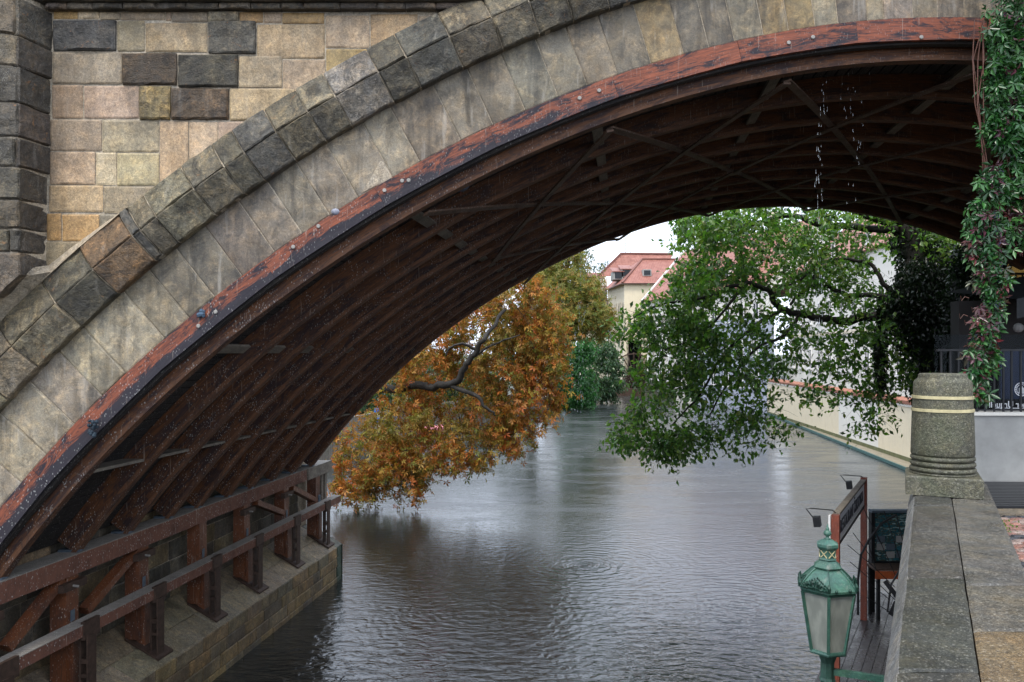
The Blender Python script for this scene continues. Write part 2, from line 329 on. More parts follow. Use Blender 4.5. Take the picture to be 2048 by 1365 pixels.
# ------------------------------------------------------------------ ground, water, banks
def prism(name, pts, z0, z1, mat, parent=None, **kw):
    mb = MB(); n = len(pts); mb.v = [(x, y, z0) for x, y in pts]+[(x, y, z1) for x, y in pts]
    a = sum(pts[i][0]*pts[(i+1)%n][1]-pts[(i+1)%n][0]*pts[i][1] for i in range(n))
    idx = list(range(n)); idx = idx if a > 0 else idx[::-1]
    mb.f = [tuple(reversed(idx)), tuple(n+i for i in idx)]+[(idx[i], idx[(i+1)%n], n+idx[(i+1)%n], n+idx[i]) for i in range(n)]
    return mb.build(name, mat, parent, **kw)
def water_mat():
    s = NT('river_water'); g = s.pos(); sp = s.n('SeparateXYZ', {0: g}); x, y = sp.outputs[0], sp.outputs[1]
    p2 = s.n('CombineXYZ', {0: x, 1: y, 2: 0.}).outputs[0]
    def ring(cx, cy, lam, fall, amp, core=.25):
        wob = s.math('MULTIPLY', s.noise(p2, 1.1, 3, .6), .9)
        dx = s.math('SUBTRACT', x, cx); dy = s.math('SUBTRACT', y, cy)
        r = s.math('SQRT', s.math('ADD', s.math('MULTIPLY', dx, dx), s.math('MULTIPLY', dy, dy)))
        sn = s.math('SINE', s.math('MULTIPLY', s.math('ADD', r, wob), 2*PI/lam))
        e = s.math('POWER', 2.718, s.math('DIVIDE', r, -fall))
        return s.math('MULTIPLY', sn, s.math('MULTIPLY', e, amp*lam))
    hs_ = [ring(2.05, 22.4, .30, 2.2, .024), ring(5.4, 19.0, .26, 2.2, .02), ring(3.6, 14.2, .24, 2.2, .022),
           ring(-.9, 18.3, .25, 2.2, .02), ring(2.05, 22.4, .12, .35, .12)]
    h = hs_[0]
    for k in hs_[1:]: h = s.math('ADD', h, k)
    pa = s.n('Mapping', {0: p2, 'Scale': (.75, 1.9, 1.)}).outputs[0]
    n1 = s.noise(pa, 2.6, 3, .55, .6); n2 = s.noise(pa, 9., 3, .6); n3 = s.noise(p2, .35, 3)
    near = s.rng(y, 14., 34., 1., .35)
    h = s.math('MULTIPLY', h, near)
    h = s.math('ADD', h, s.math('MULTIPLY', s.math('MULTIPLY', n1, s.rng(y, 12.5, 22., .066, .026)), near))
    h = s.math('ADD', h, s.math('MULTIPLY', n2, s.rng(y, 14., 30., .008, .0045)))
    # raindrop rings: one small ripple in each cell
    for sc, amp, off in ((1.9, .0016, 0.), (2.9, .0012, 5.), (4.4, .0008, 9.)):
        v = s.n('TexVoronoi', {'Vector': s.n('Mapping', {0: p2, 'Location': (off, off, 0)}).outputs[0], 'Scale': sc}, feature='F1')
        d = v.outputs['Distance']; rr = s.n('SeparateColor', {0: v.outputs['Color']}).outputs[0]
        m = s.math('MULTIPLY', s.rng(d, .02, .28, 1, 0), s.rng(rr, .3, .5))
        h = s.math('ADD', h, s.math('MULTIPLY', s.math('SINE', s.math('MULTIPLY', d, 55.)), s.math('MULTIPLY', m, amp)))
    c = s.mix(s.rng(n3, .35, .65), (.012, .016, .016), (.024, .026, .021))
    haze_tint = s.rng(y, 24, 70, 0, .5); c = s.mix(haze_tint, c, (.06, .07, .07))  # far water paled, distance haze put into the base colour
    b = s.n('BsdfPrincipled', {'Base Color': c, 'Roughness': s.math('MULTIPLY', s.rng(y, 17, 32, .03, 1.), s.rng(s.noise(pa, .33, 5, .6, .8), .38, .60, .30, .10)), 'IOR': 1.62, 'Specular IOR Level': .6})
    bp = s.n('Bump', {'Strength': 1., 'Distance': 1., 'Height': h}); s.set(b.inputs['Normal'], bp.outputs[0])
    s.t.links.new(b.outputs[0], s.out.inputs[0]); return s.m
mb = MB()
xs = [-700, -60, -20, 0, 20, 60, 700]; ys = [-60, 0, 10, 20, 30, 60, 120, 220]
for j, yy in enumerate(ys):
    for i, xx in enumerate(xs): mb.v.append((xx, yy, 0.))
for j in range(len(ys)-1):
    for i in range(len(xs)-1): a = j*len(xs)+i; mb.f.append((a, a+1, a+len(xs)+1, a+len(xs)))
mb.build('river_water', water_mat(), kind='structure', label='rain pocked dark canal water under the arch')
mb = MB(); mb.box(-900, 900, -100, 1500, -3.2, -2.4); mb.build('riverbed', plain('river_mud', (.05, .045, .03)), kind='structure')
M['earth'] = stone_mat('grass_and_earth', (.055, .06, .03), streak=0, stain=.4, moss=.6, rnd=0)
M['bankwall'] = stone_mat('bank_stone', (.20, .18, .15), streak=.6, stain=.5, moss=.5, rnd=0)
M['pave'] = stone_mat('wet_paving_base', (.09, .075, .06), streak=0, stain=.4, rnd=0, rough=.45)
def el(Y): return 1.28+.5235*(Y-2.655)       # embankment line
def gl(Y): return 19.9+.13*(Y-39.8)          # ledge (green edge) line
prism('left_bank_ground', [(-900,21.6),(-15,21.6),(-13,34),(-9.5,48),(-4,64),(2.2,78),(5.2,88),(8,98),(12.5,114),(12.5,1500),(-900,1500)], -3, 1.35, M['earth'], kind='structure')
prism('right_bank_ground', [(el(-6),-6),(el(11.),11.),(el(20.6),20.6),(el(37.7),37.7),(900,37.7),(900,-6)], -3, 4.2, M['pave'], kind='structure')
prism('quay_ground', [(gl(37.7)+1.2,37.75),(gl(76)+1.2,76),(gl(78)+1.2,78),(17.5,105),(19,112.3),(900,112.3),(900,37.75)], -3, 2.9, M['earth'], kind='structure')
prism('far_bank_ground', [(12.5,112.5),(900,112.5),(900,1500),(12.5,1500)], -3, 1.2, M['earth'], kind='structure')
# embankment side wall below the parapet
M['embank'] = stone_mat('embankment_stone', (.17, .16, .14), streak=.4, stain=.5, rnd=0)

# ------------------------------------------------------------------ the stone bridge
bridge = thing('stone_bridge', (FX(-75), D, 0), 'sandstone bridge with grey voussoir arch spanning the canal and dark moulding above it', 'bridge')
TOP = 12.4
mb = MB(); XL = FX(-95); ZS = 0
o_in = 14*PX
pts = [(float(CX[i]+NX[i]*o_in), float(CZ[i]+NZ[i]*o_in)) for i in range(len(CX))]
pts = [p for p in pts if XL < p[0] < FX(3875)]
pts = [(XL, pts[0][1])]+pts+[(FX(3875), pts[-1][1])]
YF, YB = D+.015, 20.6; S2 = sk(YB)
for (x0, z0), (x1, z1) in zip(pts[:-1], pts[1:]):
    mb.add([(x0, YF, z0), (x1, YF, z1), (x1, YF, TOP), (x0, YF, TOP)], [(0,1,2,3)])
    mb.add([(x0+S2, YB, z0), (x1+S2, YB, z1), (x1+S2, YB, TOP), (x0+S2, YB, TOP)], [(3,2,1,0)])
    mb.add([(x0, YF, z0), (x0+S2, YB, z0), (x1+S2, YB, z1), (x1, YF, z1)], [(0,1,2,3)])
    mb.add([(x0, YF, TOP), (x1, YF, TOP), (x1+S2, YB, TOP), (x0+S2, YB, TOP)], [(0,1,2,3)])
for (xa, xb, zt) in ((-22, XL, pts[0][1]), (FX(3875), FX(3875)+16, pts[-1][1])):
    for y, s_ in ((YF, 0), (YB, S2)):
        f = (0,1,2,3) if y == YF else (3,2,1,0)
        mb.add([(xa+s_, y, -2), (xb+s_, y, -2), (xb+s_, y, TOP), (xa+s_, y, TOP)], [f])
    mb.add([(xa, YF, TOP), (xb, YF, TOP), (xb+S2, YB, TOP), (xa+S2, YB, TOP)], [(0,1,2,3)])
    xi = XL if xa < 0 else xa
    mb.add([(xi, YF, -2), (xi+S2, YB, -2), (xi+S2, YB, zt), (xi, YF, zt)], [(0,1,2,3)])
mb.build('core', M['mortar'], bridge)

# grey ring stones (voussoirs)
jx = [-190,-120,-75,-20,45,95,150,206,254,330,379,430,485,550,605,660,717,787,840,922,987,1051,1117,1175,1236,1303,1368,1418,1470,1527,1578,1631,1677,1735,1768,1826,1875,1928,1985,2040,2100,2165,2225,2290,2350,2420,2490,2560]
for a, b in zip(jx[:-1], jx[1:]):
    s0, s1 = s_at_px(a, 0), s_at_px(b, 0); sh = R.uniform(-.006, .006)
    o0 = R.uniform(-.02, .012) if a < 520 else -.005
    def f(u, v, s0=s0, s1=s1, sh=sh, o0=o0):
        x, z = cp(lerp(s0, s1, u), lerp(o0, 134*PX, v)); return Vector((x, D-.006+sh, z))
    base = PALE if a < 330 else (.30, .275, .235)
    c = tuple(lerp(.29, y, .35) for y in base) if a < 330 else base
    if a in (379, 430, 485, 550): c = (.24, .225, .20)
    if a in (1303, 1527, 1578): c = (.34, .28, .17)
    if a in (1631, 1735, 1826): c = (.36, .33, .27)
    if a in (1677, 1368, 1236): c = (.20, .185, .16)
    stone('voussoir', bridge, f, (0, -1, 0), M['ring'], vary(c, .1), 3, 5, .34, .008, .006, .006, jit=.004)
# broken repair patch on one voussoir
def tri_patch(u, v):
    a, b, c = (722, 388), (762, 322), (787, 357); k = v
    p0 = (lerp(a[0], b[0], k), lerp(a[1], b[1], k)); p1 = (lerp(c[0], b[0]+6, k), lerp(c[1], b[1]+3, k))
    x, y = lerp(p0[0], p1[0], u), lerp(p0[1], p1[1], u); return Vector((FX(x), D-.014, FZ(y)))
stone('mortar_patch', bridge, tri_patch, (0,-1,0), M['mortar'], (.3,.25,.2), 3, 3, .03, .006, .004)
# moulded hood stones: upper and lower slope
hx = [-230,-140,-60,3,91,165,244,259,292,366,427,467,531,594,648,734,790,876,960,1035,1105,1180,1255,1330,1400,1480,1560,1640]
for k, (a, b) in enumerate(zip(hx[:-1], hx[1:])):
    s0, s1 = s_at_px(a, 245), s_at_px(b, 245)
    dk = [vary((.17,.16,.13)), vary((.25,.235,.19)), vary((.13,.135,.135),.1), vary((.19,.18,.145)), vary((.21,.185,.14))][k*7 % 5]
    if a < 91: dk = vary((.30, .275, .22), .1)
    if a == 165: dk = (.20, .13, .07)
    if a in (648,): dk = (.25, .235, .21)
    for part in (0, 1):
        oa, ob = ((124, 184), (184, 246))[part]; ya, yb = ((D-.14, D-.27), (D-.27, D-.10))[part]
        sh = R.uniform(-.012, .012); rr = R.uniform(0, .03)
        def f(u, v, s0=s0, s1=s1, oa=oa, ob=ob, ya=ya, yb=yb, sh=sh):
            x, z = cp(lerp(s0, s1, u), lerp(oa, ob, v)*PX); return Vector((x, lerp(ya, yb, v)+sh, z))
        nn = Vector((0, -1, 0))
        kk = .72 if part == 0 and R.random() < .6 else 1.; cc = tuple(x*kk for x in dk)  # most lower slopes toned darker, their shade put into the stone colour
        stone('hood_stone', bridge, f, nn, M['hood'], cc, 4, 3, .34, .03, .014, .008, jit=.012)
# mortar fillet above the moulding at the foot of the arch
for a, b in ((-230, -60), (-60, 60), (60, 160), (160, 250)):
    s0, s1 = s_at_px(a, 262), s_at_px(b, 262)
    def f(u, v, s0=s0, s1=s1, a=a, b=b):
        t = max(0, 1-max(0, lerp(a, b, u))/260); x, z = cp(lerp(s0, s1, u), lerp(243, 249+26*t, v)*PX); return Vector((x, lerp(D-.12, (D-.44 if lerp(a, b, u) < 90 else D-.01), v), z))
    stone('mortar_fillet', bridge, f, (0, -1, 0), M['mortar'], (.2,.18,.15), 5, 2, .1, .012, .004, 0)
def sweep_poly(mb, s0, s1, prof, n):
    b = len(mb.v); m = len(prof)
    for i in range(n+1):
        s_ = lerp(s0, s1, i/n)
        for o, y in prof: x, z = cp(s_, o*PX); mb.v.append((x, y, z))
    for i in range(n):
        a = b+i*m
        for k in range(m): mb.f.append((a+k, a+(k+1) % m, a+m+(k+1) % m, a+m+k))
mb = MB(); sweep_poly(mb, s_at_px(-220, 0), s_at_px(2500, 0), [(3, D+.006), (132, D+.006), (132, D+.2), (3, D+.2)], 120); mb.build('mortar_bed', M['mortar'], bridge)
mb = MB(); sweep_poly(mb, s_at_px(-220, 245), s_at_px(1600, 245), [(126, D-.10), (184, D-.228), (243, D-.06), (243, D+.1), (126, D+.1)], 90); mb.build('mortar_bed', M['mortar'], bridge)
mb = MB(); zcl = lambda x: float(np.interp(x, CX+NX*262*PX, CZ+NZ*262*PX))
V = [(x, y, z_ if z_ > 10 else zcl(x)) for z_ in (1., 12.4) for x, y in ((FX(-160), D-.415), (FX(77), D-.415), (FX(93), D+.02), (FX(-160), D+.02))]
mb.add(V, [(3,2,1,0),(4,5,6,7),(0,1,5,4),(1,2,6,5),(2,3,7,6),(3,0,4,7)]); mb.build('mortar_bed', M['mortar'], bridge)
# spandrel ashlar traced from the photograph (x0,y0,x1,y1 in 1/3.938 px)
W = [(415,85,610,150,ORG,0),(612,85,780,150,PALE,0),(782,92,945,155,TAN,0),(947,92,1300,160,TAN,0),(1302,92,1350,165,TAN,0),(1352,92,1635,175,LG,0),(1637,92,1880,178,GREY,1),(1882,92,2072,180,ORG,0),(2074,95,2218,182,TAN,0),(2220,100,2553,188,ORG,0),
(418,160,915,403,BLUE,1),(920,162,1138,407,LG,0),(1142,180,1632,412,TAN,0),(1640,168,2015,424,(.13,.13,.125),1),(2020,190,2558,463,(.56,.43,.30),0),
(410,410,960,663,(.46,.39,.31),0),(966,420,1392,672,RUST,1),(1405,433,1875,690,DK,1),(1880,440,2220,690,PINK,0),(2225,470,2562,800,PINK,0),(2562,120,2910,378,PALE,0),(2915,110,3290,440,(.56,.41,.26),0),(3294,125,3520,300,GREY,0),(2566,383,2910,640,YEL,0),
(405,668,652,935,TAN,0),(657,675,1092,935,(.60,.49,.38),0),(1096,680,1344,945,(.46,.38,.20),1),(1350,698,1802,945,RUST,1),(1807,696,2330,952,(.52,.41,.27),0),(2225,690,2480,760,TAN,0),
(392,940,797,1190,(.45,.385,.30),0),(801,945,1252,1200,(.43,.385,.30),0),(1256,955,1482,1500,(.66,.51,.36),0),(1486,958,1712,1400,(.68,.53,.39),0),(1716,956,2150,1250,(.56,.45,.35),0),
(388,1195,748,1455,(.55,.44,.325),0),(752,1200,916,1460,(.64,.56,.43),0),(919,1205,1251,1463,(.53,.44,.32),0),
(382,1460,810,1672,(.59,.46,.295),0),(816,1467,1330,1682,LG,0),
(365,1680,482,1897,ORG,0),(487,1688,780,1903,(.57,.39,.19),0),(782,1688,1100,1800,GREY,0),(355,1902,700,2120,(.42,.35,.26),0)]
for (x0, y0, x1, y1, c, rg) in W:
    k = 3.938; x0, y0, x1, y1 = x0/k, y0/k, x1/k, y1/k
    def f(u, v, x0=x0, y0=y0, x1=x1, y1=y1):
        x, z = FX(lerp(x0, x1, u)), FZ(lerp(y1, y0, v)); o, i = offs(x, z)
        if o < 205*PX: x, z = CX[i]+NX[i]*205*PX, CZ[i]+NZ[i]*205*PX
        return Vector((x, D-(.03 if rg else 0)+dy_, z))
    dy_ = R.uniform(-.005, .004)
    stone('ashlar_block', bridge, f, (0, -1, 0), M['rough' if rg else 'ashlar'], vary(c, .06), 5, 4, .05, .03 if rg else .007, .016 if rg else .007, .004, jit=.010 if rg else .003)
# cornice under the parapet: two courses of small dark stones and a thin black lip
for row, (ya, yb, dep, tones) in enumerate(((11, 24, .10, (.16,.14,.12)), (-1, 12, .17, (.17,.16,.15)), (-60, -3, .24, (.05,.05,.05)))):
    x = 98
    while x < 1000:
        wd = R.uniform(35, 75) if row < 2 else R.uniform(90, 160)
        def f(u, v, x=x, wd=wd, ya=ya, yb=yb, dep=dep): return Vector((FX(lerp(x, x+wd, u)), D-dep, FZ(lerp(yb, ya, v))))
        stone('cornice_stone', bridge, f, (0,-1,0), M['hood'], vary(tones, .35), 3, 2, dep+.02, .012, .012, .004, jit=.008); x += wd
# parapet blocks above the picture edge
x = 98
while x < 2400:
    def f(u, v, x=x): return Vector((FX(lerp(x, x+130, u)), D-.03, FZ(lerp(-62, -250, v))))
    stone('parapet_block', bridge, f, (0,-1,0), M['ashlar'], vary(GREY), 2, 2, .1, .01); x += 130
for x in range(1000, 2500, 95):
    def f(u, v, x=x): return Vector((FX(lerp(x, x+95, u)), D-.01, FZ(lerp(-15, -62, v))))
    if arch_px(x+95)-130 > 0: continue
# left buttress: front faces and the chamfered side
rows = [(-60,15),(16,91),(93,152),(154,224),(226,291),(294,349),(351,412),(415,468),(470,513),(515,600),(602,690),(692,790)]
fj = [[0,70],[-20,30,76],[-30,25,79],[-10,22,80],[-40,19,82],[-30,35,74],[-60,84],[-20,83],[-30,63,85],[-10,36,84],[-30,40,84],[-30,40,84]]
ad = [0, 8, 6, 4, 2, 1, 1, 0, 0, 0, 0, 0]
for (ya, yb), js, sl in zip(rows[:10], fj, ad):
    xs_ = [-160, -90]+js+([] if js[-1] > 72 else [78])
    for a, b in zip(xs_[:-1], xs_[1:]):
        if b <= a: continue
        def f(u, v, a=a, b=b, ya=ya, yb=yb, sl=sl):
            x = lerp(a, b, u); y = lerp(yb, ya, v)+sl*(x-20)/60
            return Vector((FX(x), D-.46, max(FZ(y), float(np.interp(FX(x), CX+NX*256*PX, CZ+NZ*256*PX)))))
        stone('buttress_stone', bridge, f, (0,-1,0), M['pillar'], vary([(.13,.12,.105),(.09,.085,.075),(.17,.15,.12)][R.randrange(3)], .25), 4, 4, .4, .03, .022, .006, jit=.012)
    def f(u, v, ya=ya, yb=yb, sl=sl):
        x0 = 79 if ya < 150 else 82; x1 = 105 if ya < 120 else (101 if ya < 300 else 93)
        xx_ = FX(lerp(x0, x1, u)); return Vector((xx_, lerp(D-.46, D+.03, u), max(FZ(lerp(yb, ya, v)+sl*(1+.2*u)), float(np.interp(xx_, CX+NX*256*PX, CZ+NZ*256*PX)))))
    stone('buttress_stone', bridge, f, Vector((1,-.5,0)).normalized(), M['pillar'], vary((.10,.09,.08), .2), 3, 4, .3, .02, .02, .006, jit=.01)
# -- the pier under the arch: battered wall, sloping ledge, back wall
XE, ZE = FX(52), .90; XW, ZW = FX(-95), 1.46
Y0, Y1 = 9.2, 21.2
mb = MB()
for (ya, yb) in ((Y0, Y1),):
    q = [(XE-.03, -2), (XE-.03, ZE-.03), (XW-.03, ZW-.03), (XW-.03, 4.0), (XW-6, 4.0), (XW-6, -2)]
    mb.add([(x+sk(ya), ya, z) for x, z in q]+[(x+sk(yb), yb, z) for x, z in q], [(0,6,7,1),(1,7,8,2),(2,8,9,3),(3,9,10,4),(0,1,2,3,4,5),(11,10,9,8,7,6)])
mb.build('pier_core', M['mortar'], bridge)
pn = Vector((1, -.1419, 0)).normalized()
zr = [-.35, .12, .38, .63, .90]
for r_ in range(4):
    y = Y0+R.uniform(-.4, 0)
    while y < Y1-.45:
        L = R.uniform(.42, .95); y2 = min(y+L, Y1-.38)
        if y2-y < .15: break
        def f(u, v, y=y, y2=y2, r_=r_): yy = lerp(y, y2, u); return Vector((XE+sk(yy), yy, lerp(zr[r_], zr[r_+1], v)))
        c = [(.34,.27,.165),(.31,.26,.185),(.24,.215,.17),(.40,.31,.18)][R.randrange(4)]
        stone('pier_stone', bridge, f, pn, M['pier'], vary(c, .2), 3, 2, .12, .012, .008, .004); y = y2
for r_ in range(4):
    def f(u, v, r_=r_): yy = lerp(Y1-.38, Y1, u); return Vector((XE+sk(yy)-.02*u, yy, lerp(zr[r_], zr[r_+1], v)))
    stone('algae_stone', bridge, f, pn, M['green_stone'], (.06,.09,.06), 3, 2, .12, .01, .01, .004)
sn = Vector((ZW-ZE, 0, XE-XW)).normalized()
y = Y0
while y < Y1:
    L = R.uniform(.8, 1.25); y2 = min(y+L, Y1)
    for v0, v1 in ((0, .48), (.48, 1)):
        def f(u, v, y=y, y2=y2, v0=v0, v1=v1):
            yy = lerp(y, y2, u); t = lerp(v0, v1, v); return Vector((lerp(XE, XW, t)+sk(yy), yy, lerp(ZE, ZW, t)))
        last = y2 > Y1-.3
        stone('ledge_stone', bridge, f, sn, M['pier_dirt'], vary((.33,.295,.235) if not last else (.12,.14,.12), .15), 4, 3, .1, .018, .006, .003)
    y = y2
zr = [1.44, 1.80, 2.14, 2.5, 2.86, 3.3]
for r_ in range(5):
    y = Y0+R.uniform(-.5, 0)
    while y < 20.5:
        y2 = min(y+R.uniform(.55, 1.1), 20.55)
        if y2-y < .2: break
        def f(u, v, y=y, y2=y2, r_=r_): yy = lerp(y, y2, u); return Vector((XW+.01+sk(yy), yy, lerp(zr[r_], zr[r_+1], v)))
        c = [(.17,.16,.145),(.14,.14,.135),(.30,.25,.17),(.20,.19,.165)][R.randrange(4)]
        stone('back_wall_stone', bridge, f, pn, M['pier'], vary(c, .2), 3, 2, .08, .012, .008, .005); y = y2
# far end cap of the pier, sloping to the water
mb = MB(); q = [(XE, -1), (XE, ZE), (XW, ZW), (XW, -1)]; qa = [(x+sk(Y1), Y1, z) for x, z in q]; qb = [(x+sk(Y1)-.5-.2*(i in (0,1)), Y1+.75, z-.5*(i in (1,2))) for i, (x, z) in enumerate(q)]
mb.add(qa+qb, [(0,4,5,1),(1,5,6,2),(7,6,5,4),(3,2,6,7)]); mb.build('pier_end', M['green_stone'], bridge)

# ------------------------------------------------------------------ timber centering
frame = thing('timber_arch_frame', (FX(0), D, 3.0), 'red brown timber centering of curved ribs lining the underside of the stone arch', 'timber frame')
def sweep(mb, s0, s1, oa, ob, ya, yb, n, oaf=None):
    b = len(mb.v)
    for i in range(n+1):
        s_ = lerp(s0, s1, i/n)
        for o, y in ((oa, ya), (ob, ya), (ob, yb), (oa, yb)):
            x, z = cp(s_, o); mb.v.append((x+sk(y), y, z)); mb.uv = (mb.uv or [])+[(s_, o, y)]
    for i in range(n):
        a = b+i*4
        for k in range(4): mb.f.append((a+k, a+(k+1) % 4, a+4+(k+1) % 4, a+4+k))
    mb.f.append((b+3, b+2, b+1, b)); e = b+n*4; mb.f.append((e, e+1, e+2, e+3))
RY = [10.22, 11.65, 12.85, 14.0, 14.95, 16.05, 17.05, 18.1, 19.2, 20.35]
ZSILL = 3.09
def s_at_z(z, o):
    zz = CZ+NZ*o; return float(np.interp(z, zz[:400], SS[:400]))
SEND = s_at_px(2900, 0)
for i, Y in enumerate(RY):
    s0 = s_at_z(ZSILL, -.45)-.02
    r_ = MB(); sweep(r_, s0, SEND, -.13, -.40, Y-.055, Y+.055, 90)
    rb = r_.build('rib', M['rib'], frame)
    r2 = MB(); sweep(r2, s0-.01, SEND, -.403, -.465, Y-.08, Y+.07, 90); r2.build('rib_edge', M['seam'], rb)
    r3 = MB(); x, z = cp(s0+.02, -.30); r3.box(x+sk(Y)-.14, x+sk(Y)+.16, Y-.07, Y+.07, ZSILL, ZSILL+.035); r3.build('shoe_plate', M['bluesteel'], rb)
# lagging boards laid across the ribs, each gap a dark line
mb = MB(); s_ = s_at_z(3.2, -.1)
while s_ < SEND:
    x0, z0 = cp(s_+.012, -.10); x1, z1 = cp(s_+.15, -.10); xa, za = cp(s_+.012, -.125); xb, zb = cp(s_+.15, -.125)
    V = []
    for y in (10.06, 20.55):
        for x, z in ((x0, z0), (x1, z1), (xb, zb), (xa, za)): V.append((x+sk(y), y, z))
    mb.add(V, [(0,1,2,3),(7,6,5,4),(0,4,5,1),(1,5,6,2),(2,6,7,3),(3,7,4,0)]); s_ += .162
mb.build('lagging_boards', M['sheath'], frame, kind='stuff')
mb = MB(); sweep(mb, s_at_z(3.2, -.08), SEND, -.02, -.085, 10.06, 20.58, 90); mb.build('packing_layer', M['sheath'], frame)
# fascia boards on the facade, straight below and curved above
fj = [-150, 85, 310, 540, 760, 985, 1228, 1475, 1709, 1965, 2230, 2500]
for a, b in zip(fj[:-1], fj[1:]):
    s0, s1 = s_at_px(a, -20), s_at_px(b, -20); n = 14; V = []; mb = MB()
    oA, oB = -.285, -.285; xa, za = cp(s0, oA); xb, zb = cp(s1, oB)
    for i in range(n+1):
        t = i/n; s_ = lerp(s0+.002, s1-.002, t); x, z = cp(s_, -.012); xs_, zs_ = cp(s_, -.265)
        chord = Vector((lerp(xa, xb, t), lerp(za, zb, t)))
        px_, pz_ = lerp(chord.x, xs_, .45), lerp(chord.y, zs_, .45)
        yo = 0.004*((a//200) % 2)
        V += [(x, D-.075-yo, z), (px_, D-.075-yo, pz_), (px_, D-.012, pz_), (x, D-.012, z)]; mb.uv = (mb.uv or [])+[(s_, -.012, 0), (s_, -.31, 0), (s_, -.31, 0), (s_, -.012, 0)]
    mb.v = V
    for i in range(n):
        k = i*4
        for q in range(4): mb.f.append((k+q, k+4+q, k+4+(q+1)%4, k+(q+1)%4))
    mb.f += [(0,1,2,3), (n*4+3, n*4+2, n*4+1, n*4)]
    fb = mb.build('fascia_board', M['fascia'], frame)
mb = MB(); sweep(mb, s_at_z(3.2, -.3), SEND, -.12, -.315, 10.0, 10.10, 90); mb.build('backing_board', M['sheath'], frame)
bme = MB(); bme.lathe((0,0,0), [(.001,-.012),(.02,-.012),(.026,-.006),(.026,0)], 10)
bme2 = bpy.data.meshes.new('bolt'); bme2.from_pydata([(v[0], v[2], v[1]) for v in bme.v], [], bme.f); bme2.materials.append(M['bolt'])
for (bx, by) in ((771,384),(806,365),(819,364),(1158,201),(1197,186),(1573,91),(1621,80),(402,653),(436,625),(590,496),(640,455),(1836,80)):
    o, i = offs(FX(bx), FZ(by)); link('bolt', bme2, None, frame, loc=(FX(bx), D-.082, FZ(by)))
# blocking boards between the ribs in rows, and diagonal braces under them
rowpx = [(110, -.26), (372, -.26), (800, -.33), (1190, -.33), (1570, -.33), (1990, -.33), (2400, -.33)]
for (rx, ro) in rowpx:
    s_ = s_at_px(rx, ro/PX)
    for a, b in zip(RY[:-1], RY[1:]):
        mb = MB(); hh = .02; L = .15
        q = [cp(s_-L/2, ro+hh), cp(s_+L/2, ro+hh), cp(s_+L/2, ro-hh), cp(s_-L/2, ro-hh)]
        if rx < 300: x, z = cp(s_, ro); q = [(x-.16, z+.02), (x+.16, z+.02), (x+.16, z-.02), (x-.16, z-.02)]
        V = [(x+sk(y), y, z) for y in (a+.06, b-.06) for x, z in q]
        mb.add(V, [(0,1,2,3),(7,6,5,4),(0,4,5,1),(1,5,6,2),(2,6,7,3),(3,7,4,0)])
        mb.build('blocking_board', M['block'], frame)
for k in range(2, 6):
    sa, sb = s_at_px(rowpx[k][0], 0), s_at_px(rowpx[k+1][0], 0)
    for (ya, yb) in ((10.3, 15.5), (15.4, 20.4)):
        for (p, q, oo) in (((sa, ya), (sb, yb), -.50), ((sb, ya), (sa, yb), -.53)):
            mb = MB(); n = 10
            for i in range(n):
                V = []
                for t in (i/n, (i+1)/n):
                    s_ = lerp(p[0], q[0], t); y = lerp(p[1], q[1], t); ww = .055
                    dY = (q[1]-p[1]); dS = (q[0]-p[0]); l = math.hypot(dY, dS); ns, ny = -dY/l*ww, dS/l*ww
                    for sg, o in ((1, oo), (-1, oo), (-1, oo-.028), (1, oo-.028)):
                        x, z = cp(s_+ns*sg, o); V.append((x+sk(y+ny*sg), y+ny*sg, z))
                mb.add(V, [(0,4,5,1),(1,5,6,2),(2,6,7,3),(3,7,4,0)]+([(0,1,2,3)] if i == 0 else [])+([(7,6,5,4)] if i == n-1 else []))
            mb.build('diagonal_brace', M['brace'], frame)
# sill beam, posts, lower beam
XS = FX(-11)
def bar(mb, x0, x1, z0, z1, ya, yb):
    V = [(x+sk(y), y, z) for y in (ya, yb) for x, z in ((x0, z0), (x1, z0), (x1, z1), (x0, z1))]
    mb.add(V, [(0,1,2,3),(7,6,5,4),(0,4,5,1),(1,5,6,2),(2,6,7,3),(3,7,4,0)])
for k, (ya, yb) in enumerate(((7.6, 14.6), (14.62, 19.9), (19.92, 21.5))):
    dx = .03*(k == 1)
    mb = MB(); bar(mb, XS-.36-dx, XS-dx, 2.80, ZSILL-.012, ya, yb); sb_ = mb.build('sill_beam', M['sill'] if k < 2 else M['block'], frame)
    mb = MB(); bar(mb, XS-.36-dx, XS+.004-dx, ZSILL-.012, ZSILL, ya, yb); mb.build('sill_top_plank', M['grey_top'], sb_)
for k, (ya, yb) in enumerate(((7.6, 15.2), (15.22, 21.6))):
    mb = MB(); bar(mb, XS-.02, XS+.21, 1.95, 2.115, ya, yb); lb = mb.build('lower_beam', M['sill'], frame)
    mb = MB(); bar(mb, XS-.02, XS+.214, 2.115, 2.127, ya, yb); mb.build('beam_top_plank', M['grey_top'], lb)
PY = [9.9, 11.45, 13.15, 15.0, 16.75, 18.7, 20.6]
